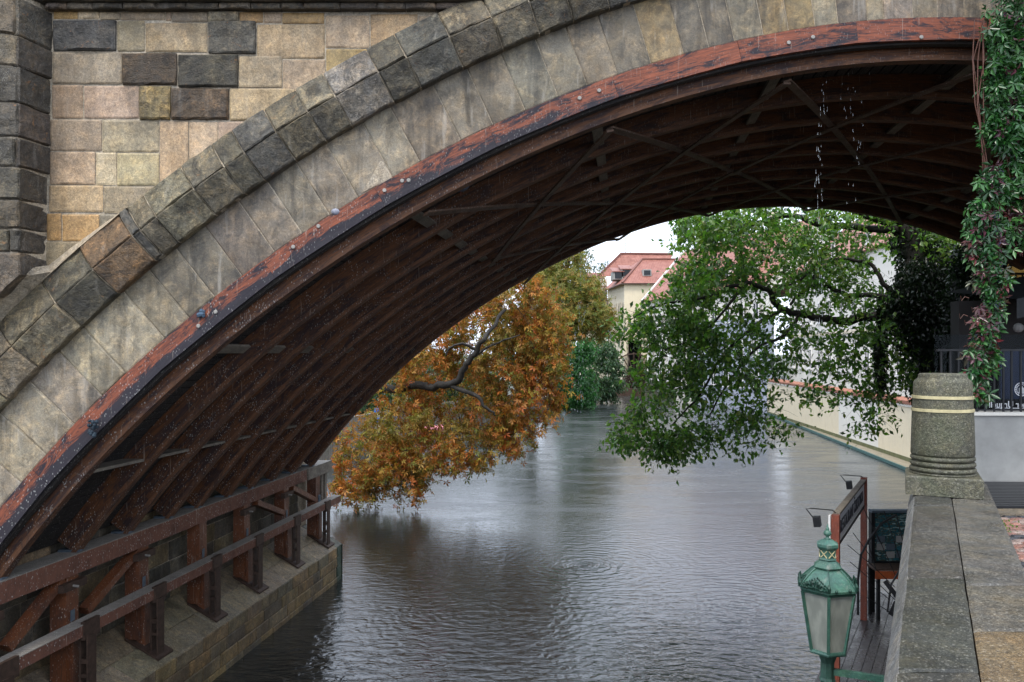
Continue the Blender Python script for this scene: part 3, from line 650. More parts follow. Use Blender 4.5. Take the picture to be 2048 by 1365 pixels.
for i, Y in enumerate(PY):
    mb = MB(); bar(mb, XS-.26, XS-.03, 1.3, 2.80, Y-.13, Y+.13); po = mb.build('post', M['post'], frame)
    mb = MB(); bar(mb, XS-.30, XS+.005, 2.13, 2.30, Y+.02, Y+.10) if i > 5 else mb.box(XS+sk(Y)-.03, XS+sk(Y)-.018, Y-.05, Y+.05, 2.14, 2.30); mb.build('foot_plate', M['bluesteel'], po)
    if i in (0, 1, 2, 4, 5):
        mb = MB(); bar(mb, XS-.03, XS+.06, 2.62, 2.73, Y-.30, Y+.18); br = mb.build('clamp_bracket', M['steel'], frame)
        mb = MB(); mb.tube([(XS+sk(Y)+.02, Y-.1, 2.675), (XS+sk(Y)+.13, Y-.13, 2.675)], .018, 6); mb.build('clamp_bolt', M['bolt'], br)
    # steel stub below the lower beam
    st = MB(); xx = XS+.14
    zb = lerp(ZE, ZW, (XE-xx)/(XE-XW))
    for dx in (-.0, .105): bar(st, xx+dx-.012, xx+dx+.012, zb-.02, 1.95, Y-.09, Y+.09)
    bar(st, xx, xx+.105, 1.55, 1.62, Y-.08, Y+.08); bar(st, xx, xx+.105, 1.35, 1.40, Y-.08, Y+.08)
    so = st.build('steel_stub', M['steel'], frame)
    mb = MB(); bar(mb, XS-.20, XS+.02, zb-.02, 1.95, Y-.06, Y+.16); mb.build('strut_post', M['post'], frame)
    mb = MB(); a = xx-.38; b = xx+.17
    za, zb2 = lerp(ZE, ZW, (XE-a)/(XE-XW))+.012, lerp(ZE, ZW, (XE-b)/(XE-XW))+.012
    V = [(x+sk(y), y, z+t) for t in (0, .035) for y in (Y-.17, Y+.26) for x, z in ((a, za), (b, zb2))]
    mb.add(V, [(0,2,3,1),(4,5,7,6),(0,1,5,4),(2,6,7,3),(0,4,6,2),(1,3,7,5)]); mb.build('base_plate', M['steel'], so)
    mb = MB(); bar(mb, XS+.18, XS+.236, 1.9, 2.16, Y-.13, Y+.20); mb.build('beam_clamp', M['steel'], so)
for (ya, za, yb, zb) in ((10.3, 2.17, 11.3, 2.78), (11.8, 2.17, 13.15, 2.80), (17.25, 2.75, 18.6, 2.25), (19.1, 2.75, 20.5, 2.2)):
    mb = MB(); mb.beam((XS-.10+sk(ya), ya, za), (XS-.10+sk(yb), yb, zb), .12, .15, up=(1,0,0)); mb.build('diagonal_strut', M['post'], frame)
mb = MB()
for y in (21.1, 21.35): bar(mb, XS-.3, XS-.1, 2.0, 2.8, y-.06, y+.06)
mb.build('end_post', M['block'], frame)

# things caught on the frame
mb = MB()
for k in range(26): mb.ball(P(184+R.uniform(-7, 12), 850+R.uniform(-14, 25), 9.84+R.uniform(-.02,.05)), R.uniform(.012,.03), 6)
tag(mb.build('cloth_rag', plain('faded_blue_cloth', (.02,.035,.05), .9)), 'tangled dark blue rag caught on the charred fascia board low on the arch', 'rag')
mb = MB()
for k in range(10): mb.ball(P(402+R.uniform(-5, 7), 628+R.uniform(-6, 6), 9.9), R.uniform(.02,.035), 6)
tag(mb.build('cloth_scrap', plain('pale_blue_cloth', (.06,.10,.15), .9)), 'small light blue scrap wedged between stone and fascia board', 'rag')
mb = MB(); mb.ball((0,0,0), .055, 10, .75); me_v = [(x, y*.5, z) for x, y, z in mb.v]; mb.v = [tuple(P(671, 424, 9.93)+Vector(v)) for v in me_v]
tag(mb.build('crumpled_ball', plain('white_plastic', (.25,.26,.32), .5, 0, .7, 20)), 'white and blue crumpled ball lodged above the red fascia board', 'litter')

def pigeon(px, py, Y, rot, label):
    t = thing('pigeon', P(px, py, Y), label, 'pigeon', 'pigeons roosting under the arch')
    mb = MB(); prof = [(-.15,.012,.0),(-.10,.03,.0),(-.04,.055,.005),(.03,.062,.015),(.08,.052,.04),(.105,.034,.075),(.115,.026,.10),(.125,.03,.12),(.14,.027,.135),(.155,.012,.138)]
    Rm = Matrix.Rotation(rot, 3, 'Z'); pts = [t.location+Rm@Vector((x, 0, z+.07)) for x, r, z in prof]
    mb.tube(pts, [r for x, r, z in prof], 8); mb.build('body', M['pig'], t, smooth=True)
    mb = MB(); mb.beam(t.location+Rm@Vector((.155,0,.205)), t.location+Rm@Vector((.185,0,.20)), .01, .01, shrink=.3); mb.build('beak', M['black'], t)
    mb = MB(); mb.beam(t.location+Rm@Vector((-.12,0,.07)), t.location+Rm@Vector((-.22,0,.055)), .05, .012); mb.build('tail', M['pig'], t)
    for s_ in (-1, 1):
        mb = MB(); mb.tube([t.location+Rm@Vector((.01, .02*s_, .03)), t.location+Rm@Vector((.01, .022*s_, -.02))], .005, 5); mb.build('leg', M['redleg'], t)
        mb = MB(); mb.tube([t.location+Rm@Vector((x, .045*s_, z)) for x, z in ((.06,.10),(0,.105),(-.08,.085),(-.15,.07))], [.01,.028,.022,.004], 6); mb.build('wing', M['pigwing'], t)
M['pig'] = plain('pigeon_grey_feathers', (.10,.11,.14), .7); M['pigwing'] = plain('pigeon_wing_feathers', (.17,.18,.21), .7); M['redleg'] = plain('pigeon_leg', (.3,.08,.06), .6)
pigeon(920, 388, 11.3, .2, 'grey pigeon, leftmost of the three perched on the diagonal brace under the arch')
pigeon(957, 386, 11.8, 2.9, 'grey pigeon, middle of the three perched on the diagonal brace under the arch')
pigeon(1043, 380, 12.9, .4, 'grey pigeon alone to the right of the other two on the diagonal brace')

# ------------------------------------------------------------------ parapet and column (foreground right)
par = thing('stone_parapet', (el(5)+.3, 5, 4.2), 'low granite parapet of wide wet coping blocks running along the embankment in the right foreground', 'parapet')
ZC = H-1.1
def lx(Y, t): # t 0 outer top edge, 1 inner edge; middle joint .47
    return el(Y)+.595*t
def cop(a, b, t0, t1, c, m='coping'):
    def f(u, v): y = lerp(a, b, v); return Vector((lx(y, lerp(t0, t1, u)), y+(.0 if t0 < .4 else .0), ZC))
    stone('coping_block', par, f, (0,0,1), M[m], tuple(x*(.38 if t0 < .4 else .47) for x in c), 4, 6, .22, .004, .006, .0025, jit=.003)
for a, b, c in ((-1.5, 1.0, (.16,.155,.14)), (1.0, 2.75, (.14,.14,.12)), (2.75, 3.895, (.115,.12,.095)), (3.895, 5.72, (.155,.15,.13)), (5.72, 6.70, (.12,.125,.12))): cop(a, b, 0, .475, c)
for a, b, c in ((-1.5, 1.2, (.2,.17,.12)), (1.2, 3.15, (.27,.20,.11)), (3.15, 3.77, (.21,.195,.155)), (3.77, 6.0, (.20,.195,.175)), (6.0, 6.70, (.15,.155,.15))): cop(a, b, .478, 1, c)
bn = Vector((-.8, .42, .45)).normalized()
for a, b in ((-1.5, 2.75), (2.75, 5.72), (5.72, 6.7)):
    def f(u, v, a=a, b=b): y = lerp(a, b, v); return Vector((lerp(el(y)-.062, el(y)-.001, u), y, lerp(ZC-.125, ZC-.003, u)))
    stone('bevel_stone', par, f, bn, M['coping'], (.17,.175,.175), 2, 6, .1, .003, .003, .002)
mb = MB(); V = [(x, y, z) for z in (-1., ZC-.12) for (x, y) in ((el(-2)-.03, -2), (el(6.7)-.03, 6.7), (el(6.7)+.57, 6.7), (el(-2)+.57, -2))]
mb.add(V, [(3,2,1,0),(4,5,6,7),(0,1,5,4),(1,2,6,5),(2,3,7,6),(3,0,4,7)]); mb.build('wall', M['embank'], par)
mb = MB(); V = [(x, y, z) for z in (-2, 4.21) for (x, y) in ((el(6.7)-.03, 6.7), (el(37.7)-.03, 37.7), (el(37.7)+.4, 37.7), (el(6.7)+.4, 6.7))]
mb.add(V, [(3,2,1,0),(4,5,6,7),(0,1,5,4),(1,2,6,5),(2,3,7,6),(3,0,4,7)])
mb.build('embankment_wall', M['embank'], kind='structure')

cc = P(1885, 985, 6.27); colm = thing('stone_column', (cc.x, 6.27, ZC), 'short mossy granite column with two yellowed straps standing on the parapet', 'column')
mb = MB(); zz = ZC+.004
rot = Matrix.Rotation(math.radians(-26), 3, 'Z')
def bevbox(mb, hw, z0, z1, b):
    pts = []
    for z, k in ((z0, hw), (z1-b, hw), (z1, hw-b)):
        for sx, sy in ((-1,-1),(1,-1),(1,1),(-1,1)): v = rot@Vector((sx*k, sy*k, 0)); pts.append((cc.x+v.x, 6.27+v.y, z))
    mb.add(pts, [(3,2,1,0)]+[(l*4+i, l*4+(i+1)%4, l*4+4+(i+1)%4, l*4+4+i) for l in (0,1) for i in range(4)]+[(8,9,10,11)])
bevbox(mb, .262, zz, zz+.145, .012); mb.build('plinth', M['column'], colm)
pr = [(.235,0),(.235,.012)]
for k in range(3):
    for a in range(9): t = -PI/2+PI*a/8; pr.append((.212+.024*math.cos(t)-k*.003, .035+k*.044+.021*math.sin(t)))
mb = MB(); mb.lathe((cc.x, 6.27, zz+.146), pr+[(.2, .15)], 48); mb.build('base_rings', M['column'], colm, smooth=True)
zs = zz+.285
pr = [(.205,0),(.222,.008),(.226,.02),(.224,.10),(.219,.28),(.209,.50),(.206,.575),(.196,.592),(.178,.605),(.172,.622),(.172,.634),(.16,.645),(.08,.647),(.001,.648)]
mb = MB(); mb.lathe((cc.x, 6.27, zs), pr, 56); mb.build('shaft', M['column'], colm, smooth=True)
for z in (.36, .46): mb = MB(); mb.lathe((cc.x, 6.27, zs+z), [(.2175-.03*(z-.36),-.012),(.2215-.03*(z-.36),-.011),(.2215-.03*(z-.36),.011),(.2165-.03*(z-.36),.012)], 56); mb.build('strap', M['strap'], colm, smooth=False)

# pavement on the right: kerb strip, setts, ribbed steps, weeds
ZG = 4.2
mb = MB(); mb.box(el(9.)+.55, 12, 8.75, 9.02, ZG+.004, ZG+.03)
tag(mb.build('kerb_stone', M['coping'], col=(.15,.13,.10)), kind='structure')
slat = MB(); slat.box(0, 1, 0, .085, 0, .05)
sme = bpy.data.meshes.new('step_board'); sme.from_pydata(slat.v, [], slat.f); sme.materials.append(plain('black_wet_board', (.012,.013,.016), .35))
stp = thing('boarded_step', (7.5, 9.1, ZG), 'black ribbed boards laid at the foot of the pale low wall', 'boarding')
for k in range(16):
    yy = 9.06+k*.108; o = link('board', sme, None, stp, loc=(el(yy)+.45, yy, ZG+.004)); o.scale = (5.5, 1, 1); o.rotation_euler = (0, 0, -.02)
cob = []
for k in range(4):
    m_ = MB(); 
    def f(u, v): return Vector((u*.16, v*.085, 0))
    o = stone('sett', None, f, (0,0,1), None, None, 2, 2, .05, .01, .012, .004); me = o.data; bpy.data.objects.remove(o); cob.append(me)
    me.materials.append(stone_mat('sett_stone_%d' % k, [(.26,.13,.10),(.22,.12,.10),(.25,.19,.17),(.03,.032,.04)][k], streak=0, rnd=1, rough=.4, stain=.3))
pv = thing('sett_pavement', (4.3, 6, ZG), 'reddish sett paving with dark stripes beside the parapet', 'paving', kind='structure')
ry = 4.6; i = 0
while ry < 8.7:
    x = el(ry)+.60+(.08 if i % 2 else 0)
    while x < el(ry)+1.7:
        k = 3 if (i % 11 in (0, 1)) else R.randrange(3)
        link('sett', cob[k], None, pv, loc=(x, ry, ZG+.012+R.uniform(-.004,.004))); x += .165
    ry += .092; i += 1

# ------------------------------------------------------------------ foliage machinery
def leafset(name, pts, sizes, cols, mat, parent, shape='oval', kind='stuff', droop=.5, nrm_up=.3, dirs=None):
    n = len(pts); pts = np.array(pts); sizes = np.array(sizes); cols = np.array(cols)
    if shape == 'oval':   # folded leaf: 2 quads
        base = np.array([[0,0,0],[.5,.28,.10],[1,0,-.06],[.5,-.28,.10],[.25,0,0.0]]); faces = [(0,1,2),(0,2,3)]; base = base[:4]
    elif shape == 'palm5':
        b = []; faces = []
        for k, (a, l) in enumerate(((0,1.),(1.0,.85),(-1.0,.85),(1.9,.55),(-1.9,.55))):
            ca, sa = math.cos(a), math.sin(a); q = [(.05,0,0),(.55*l,.17*l,.06),(l,0,-.15),(.55*l,-.17*l,.06)]
            i0 = len(b)
            for (x, y, z) in q: b.append((x*ca-y*sa, x*sa+y*ca, z))
            faces += [(i0,i0+1,i0+2),(i0,i0+2,i0+3)]
        base = np.array(b)
    d = NR.normal(size=(n, 3)); d[:, 2] -= droop*1.2
    if dirs is not None: d = d*.6+dirs
    d /= np.linalg.norm(d, axis=1)[:, None]
    up = NR.normal(size=(n, 3)); up[:, 2] += nrm_up*3
    y = np.cross(up, d); y /= np.linalg.norm(y, axis=1)[:, None]+1e-9; z = np.cross(d, y)
    B = len(base)
    V = pts[:, None, :]+(base[None, :, 0, None]*d[:, None, :]+base[None, :, 1, None]*y[:, None, :]+base[None, :, 2, None]*z[:, None, :])*sizes[:, None, None]
    V = V.reshape(-1, 3)
    Fa = (np.array(faces)[None]+(np.arange(n)*B)[:, None, None]).reshape(-1, 3)
    if parent: V = V-np.array(wloc(parent))
    me = bpy.data.meshes.new(name); me.vertices.add(len(V)); me.vertices.foreach_set('co', V.astype(np.float32).ravel())
    me.loops.add(len(Fa)*3); me.loops.foreach_set('vertex_index', Fa.astype(np.int32).ravel())
    me.polygons.add(len(Fa)); me.polygons.foreach_set('loop_start', np.arange(0, len(Fa)*3, 3, dtype=np.int32))
    me.update(calc_edges=True)
    at = me.color_attributes.new('lc', 'FLOAT_COLOR', 'POINT')
    cc_ = np.concatenate([np.repeat(cols, B, axis=0), np.ones((n*B, 1))], axis=1); at.data.foreach_set('color', cc_.astype(np.float32).ravel())
    me.materials.append(mat)
    o = bpy.data.objects.new(name, me); COL.objects.link(o)
    if parent: o.parent = parent
    if kind: o['kind'] = kind
    return o
def leafobjs(pts, sizes, cols, mat, parent, shape, variants=10, droop=.5):
    ms = []; nv = min(variants, len(cols))
    for k in range(nv):
        o = leafset('leaf', [(0,0,0)], [1.], [cols[k]], mat, None, shape, kind=None, droop=3., nrm_up=.2); ms.append(o.data); bpy.data.objects.remove(o)
    for i, (p, s_) in enumerate(zip(pts, sizes)):
        o = bpy.data.objects.new('leaf', ms[i % nv]); COL.objects.link(o); o.parent = parent
        o.location = Vector(p)-wloc(parent); o.scale = (s_,)*3; o.rotation_euler = (R.uniform(-.7,.7), R.uniform(-.7,.7), R.uniform(0, 6.28))
def pick(pal, n, a=.25):
    pal = np.array(pal); i = NR.randint(0, len(pal), n); return np.clip(pal[i]*(1+NR.uniform(-a, a, (n, 1)))*(1+NR.uniform(-.12, .12, (n, 3))), .002, 1)

def tree(name, root, label, cat, limbs, blobs, pal, lsize, per, sig, shape, barkc, mat, nobj=0, droop=.5, group=None, twr=.016, shell=.35, limb_r=None):
    t = thing(name, root, label, cat, group)
    nodes = []; mb = MB()
    for k, (pts, r0, r1) in enumerate(limbs):
        pts = [Vector(p) for p in pts]; n = len(pts); sm = []
        for i in range(n-1):
            p0, p1, p2, p3 = pts[max(i-1,0)], pts[i], pts[i+1], pts[min(i+2,n-1)]
            for q in range(5):
                u = q/5; sm.append(.5*((2*p1)+(p2-p0)*u+(2*p0-5*p1+4*p2-p3)*u*u+(3*p1-p0-3*p2+p3)*u**3)+Vector((noise.noise(p1*3+Vector((u*3,0,k))), 0, noise.noise(p1*3+Vector((0,u*3,k)))))*r0*.8)
        sm.append(pts[-1]); m = len(sm); rs = [lerp(r0, r1, i/(m-1)) for i in range(m)]
        if k == 0: mb.tube(sm, rs, 10)
        else: l_ = MB(); l_.tube(sm, rs, 8); l_.build('limb', barkc, t, smooth=True)
        nodes += [(p, r) for p, r in zip(sm, rs)]
    mb.build('trunk', barkc, t, smooth=True)
    NP = np.array([p for p, r in nodes]); tw = MB(); L = []; extra = []; EP = []
    for (px, py, rx, ry, Y, dy, n) in blobs:
        c = P(px, py, Y); RX, RZ = rx*Y/F, ry*Y/F
        for k in range(n):
            v = NR.normal(size=3); v /= np.linalg.norm(v); v *= NR.uniform(shell, 1)**.5
            q = np.array([c.x+v[0]*RX, c.y+v[1]*dy, c.z+v[2]*RZ]); L.append(q)
    L.sort(key=lambda q: float(np.min(np.sum((NP-q)**2, 1))))
    allp = list(NP); pts = []; 
    for q in L:
        A = np.array(allp[-2500:] if len(allp) > 4000 else allp); dd = np.sum((A-q)**2, 1)+ 3*np.maximum(0, q[2]-A[:, 2])**2*.2; i = int(dd.argmin()); a = Vector(A[i]); b = Vector(q)
        dl = (b-a).length; mid = (a+b)/2+Vector((R.uniform(-.15,.15), R.uniform(-.15,.15), .12+R.uniform(-.1,.2)))*dl
        pp = [a, a*.25+mid*.5+b*.25, b]; pp = [a, (a+mid)/2*.6+ (a*.5+b*.5)*.4, mid*.5+(a+b)*.25, (mid+b)/2, b]
        r0 = min(twr*2.2, twr*(.5+.25*dl)); tw.tube(pp, [r0, r0*.8, r0*.65, r0*.5, r0*.3], 4)
        for p_ in pp[2:]: allp.append(np.array(p_))
        m = int(per*R.uniform(.5, 1.4)); tt = NR.uniform(0, 1, m)
        ax = np.array(b-Vector(pp[2])); ax /= np.linalg.norm(ax)+1e-6
        # shoots
        for sh in range(3):
            dirn = NR.normal(size=3)*.8+ax+np.array([0,0,-droop]); dirn /= np.linalg.norm(dirn); l = sig*R.uniform(.8, 2.)
            e = q+dirn*l; tw.tube([q, q+dirn*l*.5+np.array([0,0,.03]), e], [twr*.3, twr*.22, twr*.12], 3)
            k = m//3; u = NR.uniform(0, 1, (k, 1)); pts.append(q+dirn*l*u+NR.normal(size=(k, 3))*sig*.28)
    tw.build('twigs', barkc, t, kind='stuff')
    pts = np.concatenate(pts); n = len(pts); sz = lsize*NR.uniform(.65, 1.25, n)
    k = min(nobj, n)
    if k:
        idx = NR.permutation(n); order = idx[np.argsort(np.linalg.norm(pts[idx]-np.array([0,0,H]), axis=1)[:n])]
        near = order[:int(n*.25)]; ch = NR.choice(near, k, replace=False); msk = np.ones(n, bool); msk[ch] = False
        leafobjs(pts[ch], sz[ch]*1.1, pick(pal, 14), mat, t, shape); pts = pts[msk]; sz = sz[msk]
    # colour drifts through the crown in patches
    cols = pick(pal, len(pts)); 
    leafset('crown', pts, sz, cols, mat, t, shape, droop=droop)
    return t, len(pts)

M['leaf'] = leaf_mat('green_leaf', .3, .4, .6); M['leafdry'] = leaf_mat('autumn_leaf', .5, .35, .35, (.20,.20,.045)); M['leafgloss'] = leaf_mat('glossy_creeper_leaf', .28, .15, .55)
M['bark'] = stone_mat('dark_wet_bark', (.016, .014, .012), rough=.85, streak=.3, stain=.5, rnd=0, fine=40, bstr=1.)
GREEN = [(.09,.19,.035),(.12,.24,.04),(.065,.15,.03),(.15,.27,.045),(.05,.11,.028),(.19,.27,.055)]
# right tree (walnut-like) hanging over the canal
Yt = 24.
def Q(px, py, Y=Yt): return P(px, py, Y)
limbs = [([Q(1868,830), Q(1862,700), Q(1850,600), Q(1832,520), Q(1806,450), Q(1790,380)], .42, .22),
 ([Q(1840,600), Q(1790,625), Q(1750,632), Q(1682,643), Q(1615,632), Q(1564,619), Q(1530,575,23.6), Q(1487,572,23.3), Q(1440,585,23)], .17, .05),
 ([Q(1564,619), Q(1530,640,23.6), Q(1493,666,23.2), Q(1440,720,22.8), Q(1400,790,22.6), Q(1345,850,22.4)], .07, .02),
 ([Q(1597,630), Q(1570,670,23.6), Q(1514,697,23.2), Q(1460,760,23), Q(1420,830,22.8)], .06, .02),
 ([Q(1800,460), Q(1776,460), Q(1699,454,24.5), Q(1642,450,24.7), Q(1574,432,24.8), Q(1480,455,24.6), Q(1430,450,24.4), Q(1400,480,24.2)], .13, .04),
 ([Q(1790,455), Q(1740,435), Q(1689,410)], .12, .10),
 ([Q(1800,600), Q(1766,568), Q(1743,531), Q(1700,520), Q(1662,518)], .09, .03),
 ([Q(1800,600), Q(1757,592), Q(1695,589), Q(1650,572), Q(1615,575), Q(1580,610)], .09, .04),
 ([Q(1615,575), Q(1640,530), Q(1600,560), Q(1560,575)], .05, .03),
 ([Q(1440,585,23), Q(1390,600,22.8), Q(1320,610,22.6), Q(1260,640,22.5)], .05, .015),
 ([Q(1487,572,23.3), Q(1450,620,23), Q(1400,670,22.8), Q(1330,700,22.6)], .05, .015),
 ([Q(1850,500,24.5), Q(1890,470,25), Q(1950,450,25.5)], .10, .05),
 ([Q(1760,640), Q(1756,700,23.8), Q(1760,760,23.7), Q(1763,800,23.6)], .05, .015)]
blobs = [(1315,632,62,32,22.7,1.2,34),(1262,655,34,16,22.6,1,10),(1385,565,42,55,23.3,1.8,46),(1395,450,40,38,24.2,1.6,36),(1440,500,85,75,24,2,80),(1460,425,110,35,24.6,2,55),
 (1365,690,75,60,23,1.6,56),(1430,640,90,75,23.4,2,62),(1310,740,34,36,22.8,1,12),(1340,800,80,50,22.6,1.2,34),(1280,868,58,35,22.4,1,26),(1345,880,70,30,22.4,1,30),(1410,860,45,40,22.6,1,18),
 (1440,750,80,60,23,1.6,40),(1530,690,70,75,23.4,1.8,42),(1500,850,50,45,22.8,1.1,15),(1550,830,30,50,23,1,11),(1560,520,100,80,24.4,2,80),(1580,430,90,30,24.8,2,40),(1660,500,90,60,24.6,2,55),(1700,440,80,35,25,2,34),
 (1640,580,80,50,24.2,1.8,26),(1720,570,70,60,24.4,1.6,26),(1610,690,60,45,23.6,1.4,18),(1680,690,45,60,23.6,1.2,16),(1745,690,60,80,23.8,1.2,34),(1800,700,45,60,24,1,24),(1700,780,50,40,23.6,1,10),(1645,775,35,40,23.4,.8,9),(1765,800,30,60,23.6,.7,14),(1720,830,22,30,23.4,.5,5),
 (1850,450,80,50,25,2,50),(1915,500,70,70,25.5,2,60),(1860,480,60,50,24,1.2,30),(1480,790,50,50,23.2,1.2,16)]
t_right, nl = tree('overhanging_tree', tuple(Q(1868,818)), 'large dark green leafy tree leaning over the canal from the right bank', 'tree', limbs, blobs, [tuple(x*1.12 for x in c) for c in GREEN], .18, 25, .40, 'oval', M['bark'], M['leaf'], nobj=290, droop=.6, twr=.017)
# ivy wrapped round the trunk
ivy = thing('ivy', tuple(Q(1868,818)+Vector((0,-.6,0))), 'dense near-black ivy wrapping the trunk behind the stone column', 'ivy')
def blobpts(bl, n, sh=.5):
    out = []
    for (px, py, rx, ry, Y, dy, m) in bl:
        c = P(px, py, Y)
        v = NR.normal(size=(m, 3)); v /= np.linalg.norm(v, axis=1)[:, None]; v *= NR.uniform(sh, 1, (m, 1))
        out.append(np.array([c.x, c.y, c.z])+v*np.array([rx*Y/F, dy, ry*Y/F]))
    return np.concatenate(out)
ip = blobpts([(1850,620,80,110,23.2,.6,7000),(1870,740,62,90,24.2,1.1,4200),(1850,540,55,75,24.3,.9,3000),(1815,470,35,60,24.2,.6,1200),(1762,700,13,110,23.7,.25,1300),(1790,620,42,35,24,.5,1200),(1905,600,40,110,25,1,3000),(1820,600,40,60,24.1,.6,1500),(1895,790,50,60,24.3,.8,1500),(1935,640,50,140,21.6,.5,5000),(1925,760,40,80,21.6,.5,2500),(1965,520,60,60,21.4,.5,3000),(2040,480,60,45,21.2,.5,2500),(2020,440,90,40,21.2,.5,3000)], 0, .55)
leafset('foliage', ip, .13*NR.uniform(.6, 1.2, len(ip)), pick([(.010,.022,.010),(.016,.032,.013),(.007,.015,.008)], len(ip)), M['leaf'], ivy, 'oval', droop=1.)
mb = MB(); mb.tube([Q(1925,830,22), Q(1930,700,22), Q(1935,600,22), Q(1945,520,22)], [.55,.6,.5,.4], 8); mb.build('side_stem', M['bark'], ivy)
mb = MB(); mb.tube([Q(1880,830,24.6), Q(1875,700,24.6), Q(1862,600,24.6), Q(1840,500,24.6)], [.62,.6,.5,.35], 10); mb.build('stem_mass', M['bark'], ivy)

# orange horse chestnut on the left
OR = [(.48,.15,.03),(.54,.21,.045),(.38,.18,.035),(.32,.11,.03),(.48,.14,.035),(.40,.29,.05),(.22,.22,.045),(.56,.27,.07)]
lim = [([Vector((-11.5,36,1.2)), Vector((-11.2,35.8,3)), Vector((-10.6,35,5.2)), Vector((-10.,34.5,8)), Vector((-9.,34.,12))], .45, .2),
 ([Vector((-10.8,35.2,4.2)), P(760,778,33), P(835,773,31.5), P(899,771,30.4), P(929,737,30), P(954,701,29.9), P(974,670,29.9), P(1010,620,31)], .2, .06),
 ([P(899,771,30.4), P(946,790,29.8), P(974,818,29.6), P(991,832,29.6)], .10, .03),
 ([P(954,701,29.9), P(925,688,29.8), P(900,696,29.8), P(892,712,29.8)], .06, .03), ([P(945,715,30), P(985,690,29.8), P(1040,670,30)], .06, .02),
 ([Vector((-10.2,34.6,7)), P(800,640,34), P(900,600,34), P(1000,580,34)], .14, .04), ([P(899,771,33), P(915,820,32.4), P(925,870,32)], .04, .015), ([P(946,790,32.6), P(950,850,32.2)], .03, .012)]
bl = [(1030,590,65,55,33.5,2.5,75),(960,640,80,60,33,2.5,85),(1070,640,62,75,33,2.2,85),(1085,700,48,60,32.6,2,60),(880,660,60,60,33,2.4,55),(860,730,70,45,32.6,2,55),(1010,720,70,60,32.6,2,65),(1040,800,70,60,32.2,1.7,62),(960,830,70,45,32,1.8,42),
 (880,830,70,40,32,1.8,34),(790,850,80,50,31.5,2,40),(740,900,75,55,31,2,60),(840,905,70,40,31,1.6,42),(930,900,60,35,31,1.4,30),(1020,860,45,35,31.6,1.4,26),(790,950,70,35,30.5,1.4,38),(720,965,45,30,30.3,1.2,24),(935,760,60,50,33.5,1.5,22),(1110,760,22,50,32.6,1,20),(800,780,60,50,33,2,32),(850,960,30,20,30.4,.8,6)]
tree('orange_autumn_tree', (-11.5,36,1.3), 'rust orange autumn tree drooping over the left side of the canal', 'tree', lim, bl, OR, .20, 20, .42, 'palm5', M['bark'], M['leafdry'], nobj=280, droop=.9, twr=.017)
# trees further along the left bank
YG = [(.26,.24,.06),(.20,.22,.055),(.32,.24,.06),(.15,.19,.05),(.34,.20,.06)]
tree('yellow_green_tree', (1.5,78,1.4), 'tall yellow green tree behind the orange one, turning at its edges', 'tree',
 [([Vector((1.5,78,1.3)), Vector((2.5,78,6)), Vector((4.5,77,11)), Vector((5.5,77,15))], .5, .2), ([Vector((4,77,10)), P(1150,600,76), P(1190,610,74)], .2, .08), ([Vector((3,77,9)), P(1100,600,75)], .2, .08)],
 [(1110,545,38,38,76,3,34),(1150,520,25,22,77,2,14),(1130,590,55,45,75,3.5,60),(1175,610,42,35,74,3,38),(1140,640,60,35,74,3,48),(1085,560,30,40,76,3,24),(1195,640,28,30,74,2.5,22),(1180,570,20,20,76,2,8)], YG, .36, 40, .8, 'palm5', M['bark'], M['leafdry'], droop=.5, twr=.04)
tree('dark_green_tree', (9.5,118,1.2), 'distant grey green treetop between the yellow tree and the red roofs', 'tree', [([Vector((9.5,118,1.2)), Vector((10,118,10)), Vector((10.2,118,18))], .4, .15)],
 [(1164,520,18,22,118,2,26),(1170,560,24,30,118,3,30),(1150,560,24,40,118,3,28)], [(.10,.14,.06),(.14,.16,.07),(.08,.12,.06)], .34, 30, .9, 'oval', M['bark'], M['leaf'], twr=.04)
tree('small_treetop', (14.5,150,1.2), 'small bluish treetop peeping over the roof beside the red roofs', 'tree', [([Vector((17,150,1.2)), Vector((17.2,150,15)), Vector((17.4,150,21))], .3, .1)],
 [(1204,533,14,10,150,1.5,12)], [(.08,.15,.10),(.06,.12,.08)], .4, 26, .8, 'oval', M['bark'], M['leaf'], twr=.05)
tree('leafy_bamboo_bush', (5.2,86,1.3), 'bright green bushy shrub above the green boat', 'shrub', [([Vector((5.2,86,1.2)), Vector((6,86,5)), Vector((6.5,86,9))], .12, .05)],
 [(1150,760,38,60,84,2,60),(1140,700,32,40,86,2,34),(1160,800,30,25,83,1.5,20),(1165,690,25,30,86,2,20)], [(.05,.17,.05),(.07,.21,.06),(.04,.13,.045)], .36, 50, .55, 'oval', M['bark'], M['leaf'], droop=1., twr=.02)
tree('willow_bush', (9,95,1.3), 'soft dark green feathery bush at the bend of the canal', 'shrub', [([Vector((9,95,1.2)), Vector((9.4,95,5)), Vector((9.5,95,8))], .15, .05)],
 [(1205,740,38,50,94,2.2,80),(1215,710,26,28,95,2,34),(1190,780,30,22,93,1.8,30),(1228,770,18,28,93,1.5,20),(1195,690,25,20,96,2,20)], [(.045,.10,.05),(.06,.12,.06),(.08,.14,.06)], .34, 60, .6, 'oval', M['bark'], M['leaf'], droop=1.5, twr=.02)
